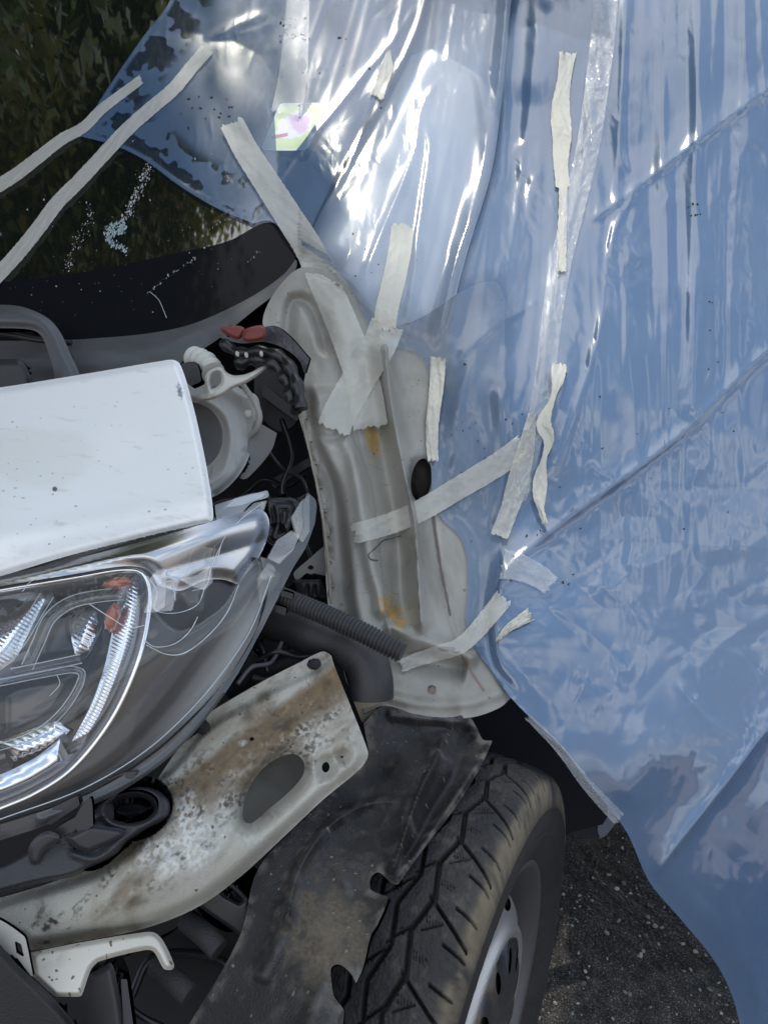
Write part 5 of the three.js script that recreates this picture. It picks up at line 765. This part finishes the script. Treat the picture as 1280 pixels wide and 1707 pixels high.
function tape(label, pts, width, { m = TAPE_BASE, lift = 0.004, curl = 0, wr = 1, parent = null, category = 'tape', name = 'masking_tape', group } = {}) {
  const line = curve(pts, 2.6), n = line.length, s0 = rr(0, 50), ends = [];
  for (const dir of [0, 1]) { const o = []; for (let k = 0; k <= 14; k++) o.push(k % 2 ? 0 : rr(-5, 5)); ends.push(o); }
  const L = [], R = [], T = line.map((p, i) => { const a = line[Math.max(0, i - 2)], b = line[Math.min(n - 1, i + 2)], l = Math.hypot(b[0] - a[0], b[1] - a[1]) || 1; return [(b[0] - a[0]) / l, (b[1] - a[1]) / l]; });
  const W = typeof width === 'function' ? width : () => width;
  const NX = 14, P = [], uv = [], ind = [];
  for (let i = 0; i < n; i++) for (let k = 0; k <= NX; k++) {
    const t = i / (n - 1), w = W(t) / 2, c = (k / NX - 0.5) * 2, e0 = i === 0 ? ends[0][k] : 0, e1 = i === n - 1 ? ends[1][k] : 0, jag = e0 + e1 + (Math.abs(c) === 1 ? 0 : 0);
    const wob = (Math.abs(c) > 0.99 ? 1.1 * noise(i * 0.5, c * 9, s0) : 0);
    const x = line[i][0] - T[i][1] * (c * w + wob) + T[i][0] * jag, y = line[i][1] + T[i][0] * (c * w + wob) + T[i][1] * jag;
    const cr = (0.0026 * (1 - Math.abs(2 * noise(i * 0.045 + c * 0.9, c * 0.7, s0))) + 0.0020 * Math.pow(1 - Math.abs(2 * noise(i * 0.13 - c * 1.6, c * 1.1, s0 + 5)), 3) + 0.0008 * noise(i * 0.6, c * 1.5, s0 + 8)) * wr + 0.006 * sst(0.06, 0, Math.min(t, 1 - t)) * (0.5 + noise(s0, c * 2)) + curl * Math.sin(t * 9 + c * 1.2 + s0) * 0.5;
    const p = at(x, y, smoothTop(x, y) - lift - Math.max(0, cr)); P.push(p.x, p.y, p.z); uv.push(t * n * 0.005, k / NX * 0.035);
  }
  for (let i = 0; i < n - 1; i++) for (let k = 0; k < NX; k++) { const a = i * (NX + 1) + k, b = a + NX + 1; ind.push(a, b, a + 1, b, b + 1, a + 1); }
  const g = new THREE.BufferGeometry(); g.setAttribute('position', new THREE.Float32BufferAttribute(P, 3)); g.setAttribute('uv', new THREE.Float32BufferAttribute(uv, 2)); g.setAttribute('uv1', new THREE.Float32BufferAttribute(uv, 2)); g.setIndex(ind); g.computeVertexNormals();
  const o = add(name, g, m); tag(o, label, category, group ?? (name === 'masking_tape' ? 'strips of masking tape holding the film' : 'strips of clear packing tape on the film')); return o;
}
tape('long masking tape strip from the film down across the dark windscreen', [[346, 82], [318, 114], [290, 148], [250, 182], [210, 218], [180, 250], [130, 304], [96, 338], [60, 386], [20, 434], [-30, 486]], t => mix(22, 25, t), { m: TAPE_THIN });
tape('shorter masking tape strip along the upper left edge of the film', [[236, 132], [204, 156], [170, 182], [140, 212], [104, 232], [60, 266], [20, 296], [-40, 330]], t => mix(15, 24, t), { m: TAPE_THIN });
tape('wide masking tape strip slanting from the film onto the top of the white wing', [[386, 204], [410, 250], [446, 306], [482, 362], [516, 416], [540, 470], [562, 520], [586, 580], [606, 640], [618, 712]], t => mix(40, 58, t), { m: TAPE_THIN, lift: 0.009 });
tape('upright masking tape strip with a torn top just above the wing', [[672, 374], [666, 420], [656, 470], [646, 510], [640, 552]], 38, { lift: 0.006 });
tape('crumpled masking tape strip stuck crosswise over the wide strip on the wing', [[646, 540], [632, 575], [610, 612], [588, 650], [566, 690], [556, 716]], 56, { m: TAPE_THIN, lift: 0.009, wr: 1.6 });
tape('masking tape along the film edge above the dark oval hole', [[730, 596], [728, 640], [722, 690], [720, 735], [722, 768]], t => mix(26, 18, t), { lift: 0.005, wr: 1.4 });
tape('masking tape strip reaching from the film across the middle of the wing', [[872, 744], [836, 770], [794, 796], [750, 822], [710, 846], [678, 862], [640, 876], [590, 890]], t => mix(40, 34, t), { m: TAPE_THIN, lift: 0.006 });
tape('thin wrinkled masking tape hanging down from the crosswise strip', [[886, 690], [878, 740], [866, 790], [852, 840], [832, 894]], t => 12 + 22 * Math.sin(Math.min(1, t * 1.3) * 2.2), { m: TAPE_THIN, lift: 0.008, wr: 1.6 });
tape('twisted loose masking tape curling on the film', [[932, 606], [928, 640], [918, 672], [906, 704], [914, 734], [906, 766], [900, 800], [900, 840], [908, 872]], t => 17 + 8 * Math.sin(t * 17 + 1), { lift: 0.012, curl: 0.010 });
tape('long upright masking tape with a torn flag top, highest on the film', [[946, 88], [940, 130], [934, 180], [936, 230], [934, 270], [938, 320], [937, 370], [936, 452]], t => t < 0.62 ? 28 - 5 * Math.sin(t * 14) : 14, { lift: 0.006, curl: 0.006 });
tape('tiny torn masking tape scrap beside the faded green badge', [[648, 84], [644, 112], [636, 138], [628, 162]], t => 8 + 15 * sst(0, 0.4, t), { m: TAPE_THIN });
tape('masking tape strip bending round the lower corner of the wing', [[840, 996], [816, 1026], [790, 1056], [764, 1078], [732, 1088], [700, 1098], [668, 1110]], t => mix(32, 22, t), { m: TAPE_THIN, lift: 0.005 });
tape('small creased masking tape scrap on the film near the wing corner', [[884, 1024], [864, 1036], [846, 1048], [826, 1070]], t => 20 * Math.pow(1 - t, 0.7) + 2, { lift: 0.005, wr: 2 });
const CLEAR = std({ color: new THREE.Color().setRGB(0.78, 0.82, 0.86), roughness: 0.2, transmission: 0.5, thickness: 0, ior: 1.8, transparent: true, opacity: 0.5, bumpMap: bumped(GRIT, 6), bumpScale: 0.002 });
tape('long streaky band of clear packing tape down the middle of the film', [[1012, -30], [1000, 100], [982, 230], [958, 340], [934, 440], [918, 540], [906, 640], [886, 740], [862, 830]], t => mix(42, 30, t), { m: CLEAR, name: 'packing_tape', wr: 2 });
tape('short clear packing tape strip above the faded green badge', [[498, -20], [494, 60], [488, 130], [478, 190]], t => mix(36, 52, t), { m: CLEAR, name: 'packing_tape' });
tape('frosted patch of clear packing tape beside the film fold near the wing corner', [[838, 940], [866, 946], [900, 962], [918, 976]], t => mix(50, 34, t), { m: CLEAR, name: 'packing_tape' });
tape('clear packing tape folded along the lower film edge', [[880, 1196], [930, 1246], [980, 1310], [1032, 1366]], t => mix(10, 24, t), { m: CLEAR, wr: 0.6, name: 'packing_tape' });

// ---------------------------------------------------------------- trees that stand over the van and mirror in its windscreen
function tree(label, foot, height, lean, spread, leaves, tint) {
  const t = root('tree', foot, label, 'tree'), trunk = [], top = foot.clone().add(V3(lean[0], height, lean[1]));
  const p = k => foot.clone().lerp(top, k).add(V3(0.25 * noise(k * 4, foot.x), 0, 0.25 * noise(k * 4, foot.z)));
  trunk.push(tube([0, 0.2, 0.4, 0.6, 0.8, 1].map(p), q => mix(0.22, 0.04, q), 12, 6));
  const tips = [];
  for (let i = 0; i < 26; i++) { const k = rr(0.32, 0.98), a = rr(0, 6.3), L = spread * rr(0.5, 1) * (1.15 - 0.75 * k), s = p(k), e = s.clone().add(V3(Math.cos(a) * L, rr(-0.1, 0.8), Math.sin(a) * L)); trunk.push(tube([s, s.clone().lerp(e, 0.5).add(V3(0, 0.25, 0)), e], q => mix(0.055, 0.012, q), 6, 4)); for (let j = 0; j < 5; j++) tips.push(s.clone().lerp(e, rr(0.45, 1.05)).add(V3(rr(-0.3, 0.3), rr(-0.2, 0.4), rr(-0.3, 0.3)))); }
  add('trunk', trunk, mat([0.09, 0.07, 0.05], 0.9, 0, { bumpMap: bumped(GRIT, 2), bumpScale: 0.01 }), t);
  const leaf = new THREE.BufferGeometry(); leaf.setAttribute('position', new THREE.Float32BufferAttribute([0, 0, 0, 0.5, 0.3, 0.06, 0, 1, 0, -0.5, 0.3, 0.06], 3)); leaf.setIndex([0, 1, 2, 0, 2, 3]); leaf.computeVertexNormals();
  const cr = new THREE.InstancedMesh(leaf, std({ color: 0xffffff, roughness: 0.6, transmission: 0.5, thickness: 0 }), leaves), M = new THREE.Matrix4(), Q = new THREE.Quaternion(), c = new THREE.Color();
  for (let i = 0; i < leaves; i++) { const b = tips[Math.floor(rnd() * tips.length)], r = 0.72 * Math.cbrt(rnd()), a = rr(0, 6.3), z = rr(-1, 1), h = Math.sqrt(1 - z * z), s = rr(0.06, 0.14); Q.setFromEuler(new THREE.Euler(rr(-1, 1), rr(0, 6.3), rr(-1, 1))); M.compose(V3(b.x + r * h * Math.cos(a), b.y + r * z * 0.7, b.z + r * h * Math.sin(a)).sub(foot), Q, V3(s * 0.6, s, s)); cr.setMatrixAt(i, M); const k = rr(0.6, 1.3); cr.setColorAt(i, c.setRGB(tint[0] * k * rr(0.8, 1.3), tint[1] * k, tint[2] * k)); }
  cr.name = 'crown'; cr.userData.kind = 'stuff'; cr.castShadow = cr.receiveShadow = true; t.add(cr); return t;
}
tree('tall leafy tree leaning over the van, mirrored in its windscreen', V3(-3.5, GROUND, -3.4), 8.6, [1.5, 0.5], 2.7, 62000, [0.22, 0.27, 0.05]);
tree('yellowish tree behind the taller one, mirrored at the windscreen edge', V3(-4.2, GROUND, -1.7), 6.8, [2.9, -0.1], 2.6, 46000, [0.34, 0.32, 0.045]);

renderer.render(scene, camera);
